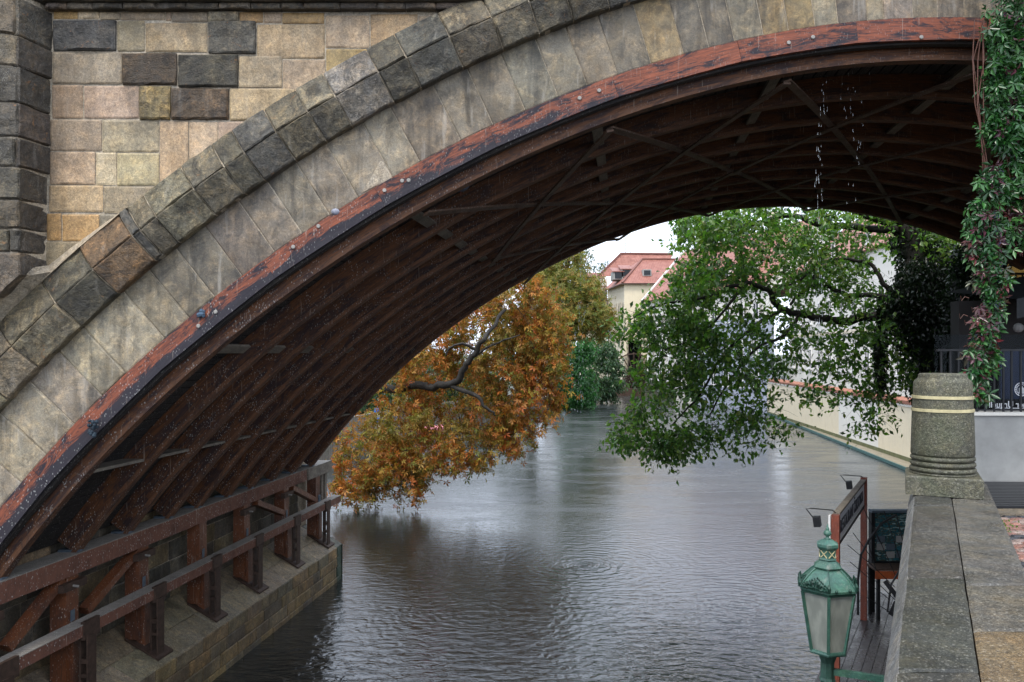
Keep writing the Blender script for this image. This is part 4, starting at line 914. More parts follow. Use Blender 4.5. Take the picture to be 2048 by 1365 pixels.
# masses of garden greenery seen through the orange crown
for (nm, lab, blb, rt) in (('garden_hedge', 'dark green garden hedge behind the orange tree on the left bank', [(800,760,120,70,62,4,5200),(930,770,90,60,66,4,4200),(700,800,100,80,58,4,4200),(1040,700,60,90,72,4,3600)], (-8,64,1.3)),):
    t = thing(nm, rt, lab, 'hedge'); q = blobpts(blb, 0, .3); leafset('foliage', q, .34*NR.uniform(.6,1.2,len(q)), pick([(.03,.07,.03),(.045,.09,.035),(.09,.10,.03)], len(q)), M['leaf'], t, 'oval', droop=.8)

# virginia creeper hanging at the right
vine = thing('virginia_creeper', (FX(2030), 9.7, 11.5), 'glossy green creeper with dark berries hanging over the right end of the arch', 'creeper')
vb = [(2030,60,70,75,9.45,.22,150),(2010,170,55,70,9.45,.2,110),(2075,160,60,90,9.5,.25,130),(2000,260,42,60,9.42,.18,95),(2060,270,60,80,9.5,.25,130),(1985,370,40,50,9.42,.16,75),(2055,380,60,70,9.5,.22,110),(1970,440,42,45,9.42,.15,70),(2045,470,50,50,9.5,.2,60),
 (1972,500,40,38,9.42,.14,62),(1980,560,40,35,9.42,.13,58),(1985,610,33,32,9.42,.12,46),(1968,660,32,30,9.42,.12,40),(1965,710,36,30,9.42,.12,42),(1955,745,32,28,9.42,.11,32),(1958,785,22,26,9.42,.08,16),(2030,-40,80,50,9.45,.25,90),(2120,300,60,300,9.55,.3,150)]
vb = [(a,b,c,d,e,f_,int(g*2.0)) for (a,b,c,d,e,f_,g) in vb]
vp = blobpts(vb, 0, .1); n = len(vp); sz = .125*NR.uniform(.75, 1.25, n)
VG = [(.03,.115,.028),(.05,.155,.04),(.022,.08,.022),(.07,.19,.05)]; VR = [(.09,.03,.04),(.14,.05,.05),(.07,.07,.04),(.20,.04,.05)]
order = np.argsort(vp[:, 1]+(vp[:, 0] > FX(2060))*5)[:290]; msk = np.ones(n, bool); msk[order] = False
leafobjs(vp[order], sz[order], pick(VG*3+VR[:1], 14), M['leafgloss'], vine, 'palm5')
cols = pick(VG, int(msk.sum())); low = (vp[msk][:, 2] < FZ(395)) & (NR.uniform(size=len(cols)) < .35); cols[low] = pick(VR, int(low.sum()))
leafset('foliage', vp[msk], sz[msk], cols, M['leafgloss'], vine, 'palm5', droop=1.4, dirs=np.tile([0,-.5,-.6], (len(cols),1)))
mb = MB(); 
for k in range(9):
    x = R.uniform(1995, 2090); pp = [P(x+R.uniform(-25,25), yy, 9.52+R.uniform(-.05,.08)) for yy in range(-60, R.choice([380, 470, 520]), 60)]; mb.tube(pp, .005, 4)
for k in range(5):
    pp = [P(xx+R.uniform(-12,12), yy, 9.45+R.uniform(-.04,.04)) for xx, yy in ((1960,40),(1957,120),(1957,210),(1962,300),(1975,380),(1985,450),(1975,520),(1985,590),(1972,650),(1965,710),(1958,790))]; mb.tube(pp, .006, 4)
for k in range(14):
    p = P(R.uniform(1935,1990), R.uniform(560,740), 9.35); mb.tube([p, p+Vector((-.05,0,.02)), p+Vector((-.09,0,-.03)), p+Vector((-.10,0,.03))], .0035, 3)
mb.build('stem', plain('red_creeper_stem', (.11,.045,.03), .6), vine)
mb = MB(); idx = NR.choice(n, 46)
for i in idx:
    for k in range(7): mb.ball(vp[i]+NR.normal(size=3)*.022+np.array([0,-.06,-.03]), .008, 6)
mb.build('berries', plain('blue_black_berry', (.012,.014,.045), .3), vine, kind='stuff')

# weeds by the parapet
wd = thing('weeds', (el(7.6)+.62, 7.6, ZG), 'small bright green weeds sprouting between parapet and paving', 'weeds')
q = []; 
for k in range(420):
    y = R.choice([7.9, 8.2, 7.2, 7.5])+R.gauss(0,.18); q.append((el(y)+.62+abs(R.gauss(0,.06 if y < 7.7 else .14)), y, ZG+.02+abs(R.gauss(0,.035))))
leafset('foliage', q, [.035]*len(q), pick([(.12,.24,.04),(.18,.3,.06),(.09,.18,.04)], len(q)), M['leaf'], wd, 'oval', droop=-.5)

# ------------------------------------------------------------------ street lantern
LX, LY = (1655-1024)/F*5.5, 5.5
lan = thing('street_lantern', (LX, LY, 3.4), 'green hexagonal street lantern with frosted panes on a bracket by the parapet', 'lantern')
RO = math.radians(11)
def hexl(name, prof, mat, dx=0, parent=lan, n=6): mb = MB(); mb.lathe((LX, LY, 0), prof, n, rot=RO); return mb.build(name, mat, parent)
ze, zb_ = 4.375, 3.955
rf = hexl('roof', [(.192,ze),(.205,ze+.004),(.207,ze+.02),(.198,ze+.028),(.160,ze+.072),(.118,ze+.112),(.083,ze+.138),(.080,ze+.142)], M['lamp'])
hexl('rim', [(.175,ze-.018),(.198,ze-.014),(.200,ze-.001),(.19,ze)], M['lampdark'], parent=rf)
mb = MB()
for k in range(6):
    a = RO+k*PI/3; c_, s_ = math.cos(a), math.sin(a)
    mb = MB(); mb.tube([(LX+r*c_, LY+r*s_, z+.003) for r, z in ((.200,ze+.03),(.160,ze+.074),(.118,ze+.114),(.083,ze+.140))], .0055, 5)
    mb.build('roof_rib', M['lamp'], rf)
hexl('neck', [(.095,ze+.140),(.100,ze+.150),(.092,ze+.160),(.068,ze+.180),(.058,ze+.190),(.058,ze+.196),(.064,ze+.20),(.060,ze+.205),(.056,ze+.212),(.058,ze+.265),(.066,ze+.272),(.074,ze+.280),(.078,ze+.288),(.078,ze+.306),(.070,ze+.312),(.045,ze+.326),(.026,ze+.336)], M['lamp'])
mb = MB()
for k in range(6):
    a = RO+k*PI/3; a1 = a+PI/3; r = .0595
    p0 = Vector((LX+r*math.cos(a), LY+r*math.sin(a), 0)); p1 = Vector((LX+r*math.cos(a1), LY+r*math.sin(a1), 0))
    for za, zb2 in ((.214,.262),(.262,.214)): mb.beam(p0.lerp(p1,.12)+Vector((0,0,ze+za)), p0.lerp(p1,.88)+Vector((0,0,ze+zb2)), .005, .005)
mb.build('lattice', M['strap'], lan)
mb = MB(); mb.lathe((LX, LY, ze), [(.026,.334),(.012,.346),(.010,.352),(.024,.366),(.027,.378),(.020,.392),(.010,.398),(.014,.404),(.010,.412),(.004,.430),(.001,.442)], 12); mb.build('finial', M['lamp'], lan, smooth=True)
# body frame: tapering hexagon
rt, rb_ = .190, .122
for k in range(6):
    a = RO+k*PI/3; c_, s_ = math.cos(a), math.sin(a)
    mb = MB(); mb.beam((LX+rt*c_, LY+rt*s_, ze-.012), (LX+rb_*c_, LY+rb_*s_, zb_), .020, .014, up=(c_, s_, 0)); mb.build('frame_bar', M['lamp'], lan)
s = NT('frosted_pane'); gb = s.n('BsdfPrincipled', {'Base Color': s.mix(s.rng(s.noise(s.pos((3,3,1)), 9, 5), .4, .65), (.33,.35,.32), (.50,.52,.47)), 'Roughness': .35, 'Transmission Weight': .0, 'Specular IOR Level': .6})
tl = s.n('BsdfTranslucent', {'Color': (.62,.64,.58)}); tp = s.n('BsdfTransparent', {'Color': (.8,.82,.78)})
m1 = s.n('MixShader', {0: .45, 1: gb.outputs[0], 2: tl.outputs[0]}); m2 = s.n('MixShader', {0: .15, 1: m1.outputs[0], 2: tp.outputs[0]}); s.t.links.new(m2.outputs[0], s.out.inputs[0]); M['pane'] = s.m
for k in range(6):
    a = RO+k*PI/3; a1 = a+PI/3; V = []
    for off in (0, .004):
        for r, z in ((rb_, zb_+.005), (rt, ze-.016)):
            V += [((LX+(r-.006-off)*math.cos(a)), LY+(r-.006-off)*math.sin(a), z), ((LX+(r-.006-off)*math.cos(a1)), LY+(r-.006-off)*math.sin(a1), z)]
    mb = MB(); mb.add(V, [(0,1,3,2),(5,4,6,7),(0,4,5,1),(2,3,7,6)]); mb.build('glass_pane', M['pane'], lan)
hexl('bottom_rim', [(.10,zb_-.024),(.128,zb_-.02),(.133,zb_-.008),(.128,zb_+.004),(.118,zb_+.008)], M['lamp'])
mb = MB(); mb.lathe((LX, LY, zb_), [(.02,0),(.02,.12),(.05,.17),(.062,.25),(.058,.33),(.02,.37)], 16); mb.build('bulb', M['white'], lan, smooth=True)
# acanthus crests along the eaves
def crest(a, mat, rad=.205, n=13, hh=.055, seed=1):
    rr = random.Random(seed); mb = MB()
    for k in range(n):
        t = (k/(n-1)-.5); h = hh*(1-abs(t)*1.7)+.012; aa = a
        tx, ty = -math.sin(aa), math.cos(aa); bx, by = LX+rad*.9*math.cos(aa)+tx*t*.19, LY+rad*.9*math.sin(aa)+ty*t*.19
        for q in range(3): mb.ball((bx-.02*q*h/hh*math.cos(aa), by-.02*q*h/hh*math.sin(aa), ze+.022+h*(q+.5)/3), .0085-.0015*q+rr.uniform(0,.002), 6)
        mb.tube([(bx, by, ze+.02), (bx+tx*.01*rr.choice((-1,1)), by+ty*.01, ze+.02+h*.7), (bx, by, ze+.02+h)], [.006,.005,.002], 4)
    return mb.build('crest_ornament', mat, lan)
for k in range(6):
    a = RO+PI/6+k*PI/3
    if k == 3: crest(a, M['lampdark'], hh=.07, seed=k)
    elif k != 4: crest(a, M['lampdark'], hh=.05, seed=k)
mb = MB()
for k in range(6):
    a = RO+k*PI/3; mb = MB(); mb.tube([(LX+.2*math.cos(a), LY+.2*math.sin(a), ze+.02), (LX+.207*math.cos(a), LY+.207*math.sin(a), ze+.05), (LX+.20*math.cos(a), LY+.20*math.sin(a), ze+.075)], [.012,.012,.003], 6); mb.build('corner_knob', M['lampdark'], lan)
for k in (3, 4):
    a = RO+PI/6+k*PI/3
    for t in (-.05,.05): mb = MB(); mb.ball((LX+.185*math.cos(a)-math.sin(a)*t, LY+.185*math.sin(a)+math.cos(a)*t, ze+.026), .011, 8); mb.build('rivet', M['lampdark'], lan)
hexl('stem', [(.045,3.3),(.045,3.72),(.055,3.74),(.048,3.76),(.045,3.86),(.058,3.90),(.07,3.935)], M['lamp'], n=8)
mb = MB(); mb.beam((LX, LY, 3.80), (el(5.3)+.1, 5.28, 3.79), .035, .04); mb.build('bracket_arm', M['lamp'], lan); mb = MB(); mb.beam((LX, LY, 3.40), (el(5.3)+.1, 5.28, 3.40), .035, .04); mb.build('bracket_arm', M['lamp'], lan)

# ------------------------------------------------------------------ restaurant sign, deck, lattice, display case
ZD = .7
sd = Vector((1.94, 3.4, 0)).normalized(); sn_ = Vector((-sd.y, sd.x, 0))  # sn_ points to the canal
A = Vector((5.04, 12.4, ZD)); B = Vector((6.98, 15.8, ZD))
deck = thing('wooden_deck', (6, 13, .3), 'dark wet plank deck on the water beneath the restaurant sign', 'deck')
dme = MB(); 
for k in range(13):
    off = -.28+k*.15; o0 = A-sd*3.5-sn_*off; o1 = A+sd*6.0-sn_*off
    for q in range(2):
        L0, L1 = ((0, 5.1+.8*((k*3) % 4)/3), (5.1+.8*((k*3) % 4)/3, 9.5))[q]
        a = A-sd*3.5+sd*(L0+.004)-sn_*off; b = A-sd*3.5+sd*(L1-.004)-sn_*off
        if (a-sn_*.07).x > el(a.y)-.02 and q == 0 and k > 11: continue
        mb = MB(); mb.beam(a-Vector((0,0,.02)), b-Vector((0,0,.02)), .140, .04); mb.build('plank', M['deck'], deck)
mb = MB()
for t in (-3, -1, 1, 3, 5): c_ = A+sd*t; mb.beam(c_+sn_*.3-Vector((0,0,.12)), c_-sn_*1.6-Vector((0,0,.12)), .1, .14)
for t in (-2.8, 0, 3, 5.4): mb.tube([A+sd*t-Vector((0,0,3)), A+sd*t-Vector((0,0,.1))], .07, 8)
mb.build('joists', M['steel'], deck)
sg = thing('restaurant_sign', tuple(A), 'restaurant sign board in two red brown timber posts above the deck', 'sign')
for c_, top in ((A, 3.47), (B, 3.52)):
    mb = MB(); mb.beam(c_, (c_.x, c_.y, top), .115, .115, up=sn_); mb.build('post', M['redpost'], sg)
mb = MB(); mid = (A+B)/2
a_, b_ = A+sd*.08, B-sd*.08
mb.beam(Vector((a_.x, a_.y, 3.2)), Vector((b_.x, b_.y, 3.2)), .03, .44); bd = mb.build('board', M['board'], sg)
mb = MB()
for z in (3.44, 2.97): mb.beam(Vector((a_.x, a_.y, z)), Vector((b_.x, b_.y, z)), .055, .04)
mb.build('board_frame', M['black'], bd)
mb = MB(); mb.beam(Vector((a_.x, a_.y, 3.475)), Vector((b_.x, b_.y, 3.475)), .10, .03); mb.build('cap_strip', M['block'], sg)
def text(body, origin, xdir, ydir, size, mat, parent, name='lettering', ext=.004, align='CENTER', sx=1.):
    cu = bpy.data.curves.new(name, 'FONT'); cu.body = body; cu.size = size; cu.extrude = ext; cu.align_x = align; cu.align_y = 'CENTER'
    cu.materials.append(mat); o = bpy.data.objects.new(name, cu); COL.objects.link(o)
    x = Vector(xdir).normalized(); y = Vector(ydir).normalized(); z = x.cross(y)
    m = Matrix((x*sx, y, z)).transposed().to_4x4(); m.translation = Vector(origin)
    bpy.context.view_layer.update(); me = bpy.data.meshes.new_from_object(o); bpy.data.objects.remove(o)
    for v in me.vertices: v.co = m@v.co
    if not me.materials: me.materials.append(mat)
    return link(name, me, mat, parent)
text('RESTAURANT ČERTOVKA', Vector((mid.x, mid.y, 3.2))-sn_*.021, sd, (0,0,1), .30, M['letter'], bd, sx=.92)
mb = MB(); c_ = A+sn_*.085; mb.beam(Vector((c_.x, c_.y, 2.75)), Vector((c_.x, c_.y, 3.46)), .03, .12, up=sd); mb.build('side_panel', M['white'], sg)
for c_ in (A, B):
    t = Vector((c_.x, c_.y, 3.50)); mb = MB(); mb.tube([t, t+Vector((-.05,0,.04)), t+sn_*.30+Vector((-.08,-.05,.05)), t+sn_*.36+Vector((-.12,-.1,.05)), t+sn_*.30+Vector((-.08,-.12,-.08))], .009, 5)
    ar = mb.build('lamp_arm', M['black'], sg)
    p = t+sn_*.27+Vector((-.06,-.12,-.12)); mb = MB(); mb.beam(p+Vector((0,0,.06)), p+Vector((.02,.0,-.09)), .13, .10, up=sn_); mb.beam(p+Vector((0,0,.10)), p+Vector((0,0,.05)), .06, .05); mb.build('spotlight', M['black'], ar)
# display case
dc = thing('display_case', (7.5, 16.3, ZD), 'glazed picture and menu case in a dark frame beyond the sign', 'display case')
x0, x1 = (1741-1024)/F*16.3, (1830-1024)/F*16.3; z0, z1 = H-(1122-HOR)/F*16.3, H-(1020-HOR)/F*16.3
s = NT('faded_map_print'); pz = s.pos((2.4,1,7)); nn = s.noise(pz, 2.4, 5, .6, 1.5); cr = s.n('ValToRGB', {0: nn}); e = cr.color_ramp.elements
e[0].position = .36; e[0].color = (.015,.02,.022,1); e[1].position = .68; e[1].color = (.38,.46,.44,1)
for p_, c_ in ((.44,(.03,.16,.20,1)),(.5,(.02,.03,.03,1)),(.56,(.10,.10,.06,1)),(.60,(.16,.32,.34,1))): q = e.new(p_); q.color = c_
M['print'] = s.fin(cr.outputs[0], .25)
mb = MB(); mb.box(x0+.06, x1, 16.30, 16.33, z0, z1-.04); pp_ = mb.build('printed_panel', M['print'], dc)
for k in range(3):
    for j in range(3):
        mb = MB(); mb.box(x0+.12+k*.2, x0+.29+k*.2, 16.285, 16.297, z0+.06+j*.16, z0+.19+j*.16); mb.build('menu_card', [M['print'], M['lowwall'], M['bluesteel']][(k+j) % 3], pp_)
mb = MB(); mb.box(x0, x1, 16.22, 16.4, z1-.05, z1); mb.build('header', M['bluesteel'], dc)
for x in (x0+.03, x1-.05): mb = MB(); mb.box(x-.035, x+.035, 16.24, 16.38, ZD, z1-.05); mb.build('frame_post', M['black'], dc)
mb = MB(); mb.box(x0, x1, 16.22, 16.42, z0-.06, z0); mb.build('shelf', M['black'], dc)
tb = thing('orange_table', (7.7, 15.8, ZD), 'orange wooden table on dark legs below the display case', 'table')
zt = H-(1139-HOR)/F*15.7
mb = MB(); mb.box((1750-1024)/F*15.7, 8.2, 15.7, 16.15, zt-.03, zt); mb.build('table_top', M['steel'], tb)
mb = MB(); mb.box((1750-1024)/F*15.7, 8.2, 15.68, 15.70, zt-.19, zt-.032); mb.build('apron', M['orange'], tb)
for x, y in ((7.22,15.74),(7.22,16.1),(8.1,15.74),(8.1,16.1)): mb = MB(); mb.box(x, x+.06, y, y+.06, ZD, zt-.03); mb.build('leg', M['black'], tb)
cl = thing('covered_stack', (7.6, 14.9, ZD), 'black covered furniture heap at the end of the deck', 'furniture')
mb = MB()
for k in range(16): p = Vector((7.35+R.uniform(-.18,.55), 15.0+R.uniform(-.3,.3), ZD+.06+R.uniform(0,.6))); mb.beam(p, p+Vector((R.uniform(-.4,.4), R.uniform(-.2,.2), R.uniform(-.05,.45))), R.uniform(.03,.22), R.uniform(.02,.09))
mb.build('cover', M['black'], cl)
# iron lattice screen with an arched top between sign and case
lt = thing('iron_lattice', (6.9, 15.2, ZD), 'black iron lattice arch between the sign post and the display case', 'lattice')
def LP(px, py, Y=15.0): return P(px, py, Y)
for a, b in (((1706,1066),(1746,1120)),((1695,1090),(1745,1132)),((1700,1124),(1742,1160)),((1726,1015),(1760,1085)),((1768,1022),(1800,1120)),((1793,1030),(1812,1110)),((1748,1055),(1790,1150)),((1733,1145),(1790,1200)),((1735,1165),(1780,1200)),((1733,1195),(1780,1225)),((1732,1120),(1790,1175)),((1736,1085),(1752,1140))):
    mb = MB(); mb.tube([LP(*a), LP(*b)], .009, 4); mb.build('rod', M['black'], lt)
mb = MB(); mb.tube([LP(1716,1230), LP(1716,1160), LP(1722,1110), LP(1738,1080), LP(1762,1048), LP(1793,1030)], .022, 6); mb.build('arch_bar', M['black'], lt)
mb = MB(); mb.tube([LP(1800,1140), LP(1782,1170), LP(1775,1225)], .018, 6); mb.build('arch_bar', M['black'], lt)

# ------------------------------------------------------------------ quay wall, ledge and buildings on the right bank
M['cream'] = stone_mat('cream_render', (.62, .55, .42), streak=.12, stain=.06, rnd=0, grain=.15, bstr=.15, vari=.2, dark=(.2,.18,.12))
M['cream2'] = stone_mat('pale_yellow_render', (.66, .58, .42), streak=.08, stain=.03, rnd=0, grain=.1, bstr=.1, vari=.15, dark=(.25,.2,.14))
M['whitewall'] = stone_mat('off_white_render', (.66, .64, .58), streak=.08, stain=.03, rnd=0, grain=.1, bstr=.1, vari=.15, dark=(.25,.2,.14))
M['bluewall'] = stone_mat('pale_blue_render', (.33, .37, .46), streak=.1, stain=.03, rnd=0, grain=.1, bstr=.1)
M['glass'] = NT('dark_window_glass').fin((.03, .035, .04), .3, Specular_IOR_Level=.15)
M['grime'] = stone_mat('algae_wall_foot', (.10, .11, .04), streak=.2, stain=.4, rnd=0)
def tile_mat():
    s = NT('red_roof_tiles'); p = s.pos(); sp = s.n('SeparateXYZ', {0: p})
    at = s.n('Attribute', attribute_name='uvw').outputs['Vector']; su = s.n('SeparateXYZ', {0: at}); u, v = su.outputs[0], su.outputs[1]
    hu = s.math('ABSOLUTE', s.math('SINE', s.math('MULTIPLY', u, PI/.24))); hv = s.math('FRACT', s.math('DIVIDE', v, .34))
    n = s.noise(p, 1.2, 5, .6); n2 = s.noise(p, 7, 3)
    c = s.mix(s.rng(n, .35, .65), (.26, .10, .075), (.37, .165, .125)); c = s.mix(s.rng(n2, .5, .8, 0, .6), c, (.30, .10, .07))
    c = s.mix(s.rng(hv, .0, .16, .75, 0), c, (.12, .04, .03)); c = s.mix(s.rng(hu, .0, .3, .5, 0), c, (.16, .06, .04))
    return s.fin(c, .6, s.math('ADD', s.math('MULTIPLY', hu, .05), s.math('MULTIPLY', hv, -.05)), 1., 1.)
M['tile'] = tile_mat()
def roofplane(name, pts, parent, th=.12, mat=None):
    pts = [Vector(p) for p in pts]; e = (pts[1]-pts[0]).normalized(); n = (pts[1]-pts[0]).cross(pts[-1]-pts[0]).normalized()
    if n.z < 0: n = -n
    up = n.cross(e); 
    if up.z < 0: up = -up
    V = pts+[p-n*th for p in pts]; k = len(pts)
    mb = MB(); mb.add(V, [tuple(range(k)), tuple(range(2*k-1, k-1, -1))]+[(i, (i+1)%k, k+(i+1)%k, k+i) for i in range(k)])
    o = mb.build(name, mat or M['tile'], parent)
    at = o.data.attributes.new('uvw', 'FLOAT_VECTOR', 'POINT')
    at.data.foreach_set('vector', [c for p in V for c in ((p-pts[0]).dot(e), (p-pts[0]).dot(up), 0)]); return o
def wallq(name, a, b, z0, z1, mat, parent, th=.3, **kw):
    a = Vector((*a, 0)); b = Vector((*b, 0)); d = (b-a).normalized(); n = Vector((-d.y, d.x, 0))
    mb = MB(); V = [(*(p.xy), z) for z in (z0, z1) for p in (a, b, b-n*th, a-n*th)]
    mb.add(V, [(3,2,1,0),(4,5,6,7),(0,1,5,4),(1,2,6,5),(2,3,7,6),(3,0,4,7)]); return mb.build(name, mat, parent, **kw)
def window(parent, a, b, t, z0, z1, wd=.9, side=1, mat=None, bars=True):
    a = Vector((*a, 0)); b = Vector((*b, 0)); d = (b-a).normalized(); n = Vector((-d.y, d.x, 0))*side; c = a+d*t
    mb = MB(); fr = .09
    for (u0, u1, w0, w1) in ((-wd/2, -wd/2+fr, z0, z1), (wd/2-fr, wd/2, z0, z1), (-wd/2+fr, wd/2-fr, z1-fr, z1), (-wd/2+fr, wd/2-fr, z0, z0+fr))+(((-.03, .03, z0+fr, z1-fr), ) if bars else ()):
        V = [(*(c+d*u+n*o).xy, z) for z in (w0, w1) for u, o in ((u0, .0), (u1, .0), (u1, .07), (u0, .07))]
        mb.add(V, [(3,2,1,0),(4,5,6,7),(0,1,5,4),(1,2,6,5),(2,3,7,6),(3,0,4,7)])
    V = [(*(c+d*u+n*o).xy, z) for z in (z0-.12, z0-.02) for u, o in ((-wd/2-.1, 0), (wd/2+.1, 0), (wd/2+.1, .16), (-wd/2-.1, .16))]
    mb.add(V, [(3,2,1,0),(4,5,6,7),(0,1,5,4),(1,2,6,5),(2,3,7,6),(3,0,4,7)])
    w_ = mb.build('window', mat or M['white'], parent)
    mb = MB(); V = [(*(c+d*u+n*o).xy, z) for z in (z0+.02, z1-.02) for u, o in ((-wd/2+.02, 0), (wd/2-.02, 0), (wd/2-.02, .03), (-wd/2+.02, .03))]
    mb.add(V, [(3,2,1,0),(4,5,6,7),(0,1,5,4),(1,2,6,5),(2,3,7,6),(3,0,4,7)]); mb.build('pane', M['glass'], w_); return w_

def gw(Y): return gl(Y)+1.2-.034*(Y-39.8)
qw = thing('quay_wall', (gw(50), 50, 0), 'long cream rendered quay wall with red tile coping along the right side of the canal', 'wall')
for a, b in ((37.6, 47.5), (47.5, 55), (55, 65), (65, 77)):
    wallq('wall_panel', (gw(b), b), (gw(a), a), .1, 3.25, M['cream2'] if a != 47.5 else M['whitewall'], qw, -.35)
wallq('algae_foot', (gw(77)-.01, 77), (gw(37.6)-.01, 37.6), .1, .32, M['grime'], qw, .02)
wallq('cornice', (gw(77)-.06, 77), (gw(37.6)-.06, 37.6), 3.05, 3.27, M['whitewall'], qw, -.06)
tl_ = bpy.data.meshes.new('coping_tile'); m_ = MB(); m_.tube([(-.25,0,-.07),(.35,0,.07)], [.13,.11], 6); tl_.from_pydata(m_.v, [], m_.f); tl_.materials.append(plain('orange_tile', (.34,.15,.10), .6))
y = 37.8
while y < 76.5:
    link('coping_tile', tl_, None, qw, loc=(gw(y)+.1, y, 3.36)); y += .25 if y < 60 else .4
M['ledge'] = stone_mat('muddy_stone_ledge', (.25,.22,.16), streak=0, stain=.4, rnd=0, moss=.2)
mb = MB(); V = [(x, y, z) for z in (-1, .10) for x, y in ((gl(37.7), 37.7), (gl(77), 77), (gw(77), 77), (gw(37.7), 37.7))]
mb.add(V, [(0,1,2,3),(7,6,5,4),(0,4,5,1),(1,5,6,2),(2,6,7,3),(3,7,4,0)]); mb.build('ledge', M['ledge'], kind='structure')
mb = MB(); mb.beam((gl(37.7)-.04, 37.7, .10), (gl(77)-.04, 77, .10), .10, .16)
tag(mb.build('ledge_edge_bar', plain('green_steel', (.03,.11,.10), .4, .3)), 'thin dark green rail edging the ledge below the quay wall', 'rail')

# building C behind the quay wall
bc = thing('cream_building', (26, 58, 2.9), 'long cream building with rows of windows behind the quay wall and tree', 'building')
a, b = (27.0, 77.5), (23.6, 42.)
wallq('wall', a, b, 2.0, 13.2, M['whitewall'], bc, -.4)
wallq('end_wall', b, (34, 41), 2.0, 13.2, M['cream'], bc, -.4)
wallq('string_course', (a[0]-.08, a[1]), (b[0]-.08, b[1]), 7.4, 7.65, M['cream'], bc, -.06)
L = math.hypot(a[0]-b[0], a[1]-b[1])
for z0_ in (4.6, 8.5):
    t = 1.5
    while t < L-1: window(bc, a, b, t, z0_, z0_+1.7, 1.0, -1); t += 2.9
roofplane('roof', [(a[0]-.4, a[1]+.3, 13.1), (b[0]-.4, b[1]-.3, 13.1), (29.5, 41.5, 18.6), (33, 77.5, 18.6)], bc)
for t in (6, 14, 22): window(bc, a, b, t, 13.6, 14.8, .9, -1)
# pale blue house
bb = thing('pale_blue_house', (24.2, 80, 0), 'narrow pale blue house front seen through the hanging branches', 'building')
a, b = (20.9, 92.), (25.2, 77.3)
wallq('wall', a, b, 0, 9.5, M['bluewall'], bb, -.3)
LB = math.hypot(a[0]-b[0], a[1]-b[1])
for z0_ in (2.4, 5.8):
    for t in (2, 4.6, 7.2, 9.8, 12.4): window(bb, a, b, t, z0_, z0_+1.6, 1., -1)
# building B: steep red roofs
B0, B1 = Vector((17.5, 105, 0)), Vector((25., 78, 0)); inn = Vector((.963, .268, 0))
hb = thing('red_roofed_house', tuple(B0), 'white walled house with a steep pink red tiled roof and dormers behind the branches', 'building')
wallq('wall', (B0.x+.3, B0.y), (B1.x+.3, B1.y), 0, 12.9, M['whitewall'], hb, -.3)
Bb = B0+inn*11; wallq('gable_wall', (Bb.x, Bb.y), (B0.x+.3, B0.y), 0, 12.9, M['whitewall'], hb, -.3)
r0, r1 = B0+inn*6+Vector((0,0,19.6)), B1+inn*6+Vector((0,0,19.6)); e0, e1 = B0-inn*.3+Vector((0,0,12.7)), B1-inn*.3+Vector((0,0,12.7))
roofplane('roof', [e0, e1, r1, r0], hb); g1 = B1+inn*12+Vector((0,0,12.7)); g0 = B0+inn*12+Vector((0,0,12.7)); roofplane('roof_back', [g1, g0, r0, r1], hb)
mb = MB(); mb.add([e0, r0, g0, e1, r1, g1], [(0,1,2),(5,4,3)]); mb.build('gable', M['whitewall'], hb)
mb = MB(); mb.beam(e0+Vector((-.1,0,.1)), r0+Vector((-.1,0,.1)), .25, .2); mb.build('verge_board', M['white'], hb)
dB = (B1-B0).normalized()
for t in (7, 12.5, 18, 23):
    c_ = B0+dB*t; 
    q = [c_+inn*1.2-dB*1.1, c_+inn*1.2+dB*1.1]
    mb = MB(); V = [(*(p+inn*k).xy, z) for z in (13.6, 15.4) for p, k in ((q[0], 0), (q[1], 0), (q[1], 2.6), (q[0], 2.6))]
    mb.add(V, [(3,2,1,0),(4,5,6,7),(0,1,5,4),(1,2,6,5),(2,3,7,6),(3,0,4,7)]); dm = mb.build('dormer', M['whitewall'], hb)
    roofplane('dormer_roof', [q[0]-inn*.3-dB*.2+Vector((0,0,15.35)), q[1]-inn*.3+dB*.2+Vector((0,0,15.35)), q[1]+inn*3.6+dB*.2+Vector((0,0,16.9)), q[0]+inn*3.6-dB*.2+Vector((0,0,16.9))], dm)
    w_ = window(hb, (q[0].x, q[0].y), (q[1].x, q[1].y), 1.1, 13.9, 15.2, 1.5, -1, M['black'])
for z0_ in (2.5, 5.6, 9.2):
    t = 1.8
    while t < 27: window(hb, (B0.x, B0.y), (B1.x, B1.y), t, z0_, z0_+1.8, 1.05, -1) ; t += 2.7
for t in (5, 21):
    c_ = B0+dB*t+inn*5.5; mb = MB(); mb.box(c_.x-.5, c_.x+.5, c_.y-.4, c_.y+.4, 18.5, 21.2); mb.build('chimney', M['cream'], hb)
# building A: far house with hipped roof
ha = thing('hipped_roof_house', (15.8, 112, 0), 'cream house with hipped red roof and dark mill opening at the far end', 'building')
K = Vector((15.8, 112, 0)); Lf = Vector((14.6, 124, 0)); K2 = Vector((28, 112.2, 0)); ZEV = 15.8
wallq('wall', (Lf.x+.3, Lf.y), (K.x+.3, K.y+.3), 0, ZEV, M['cream'], ha, -.3); 
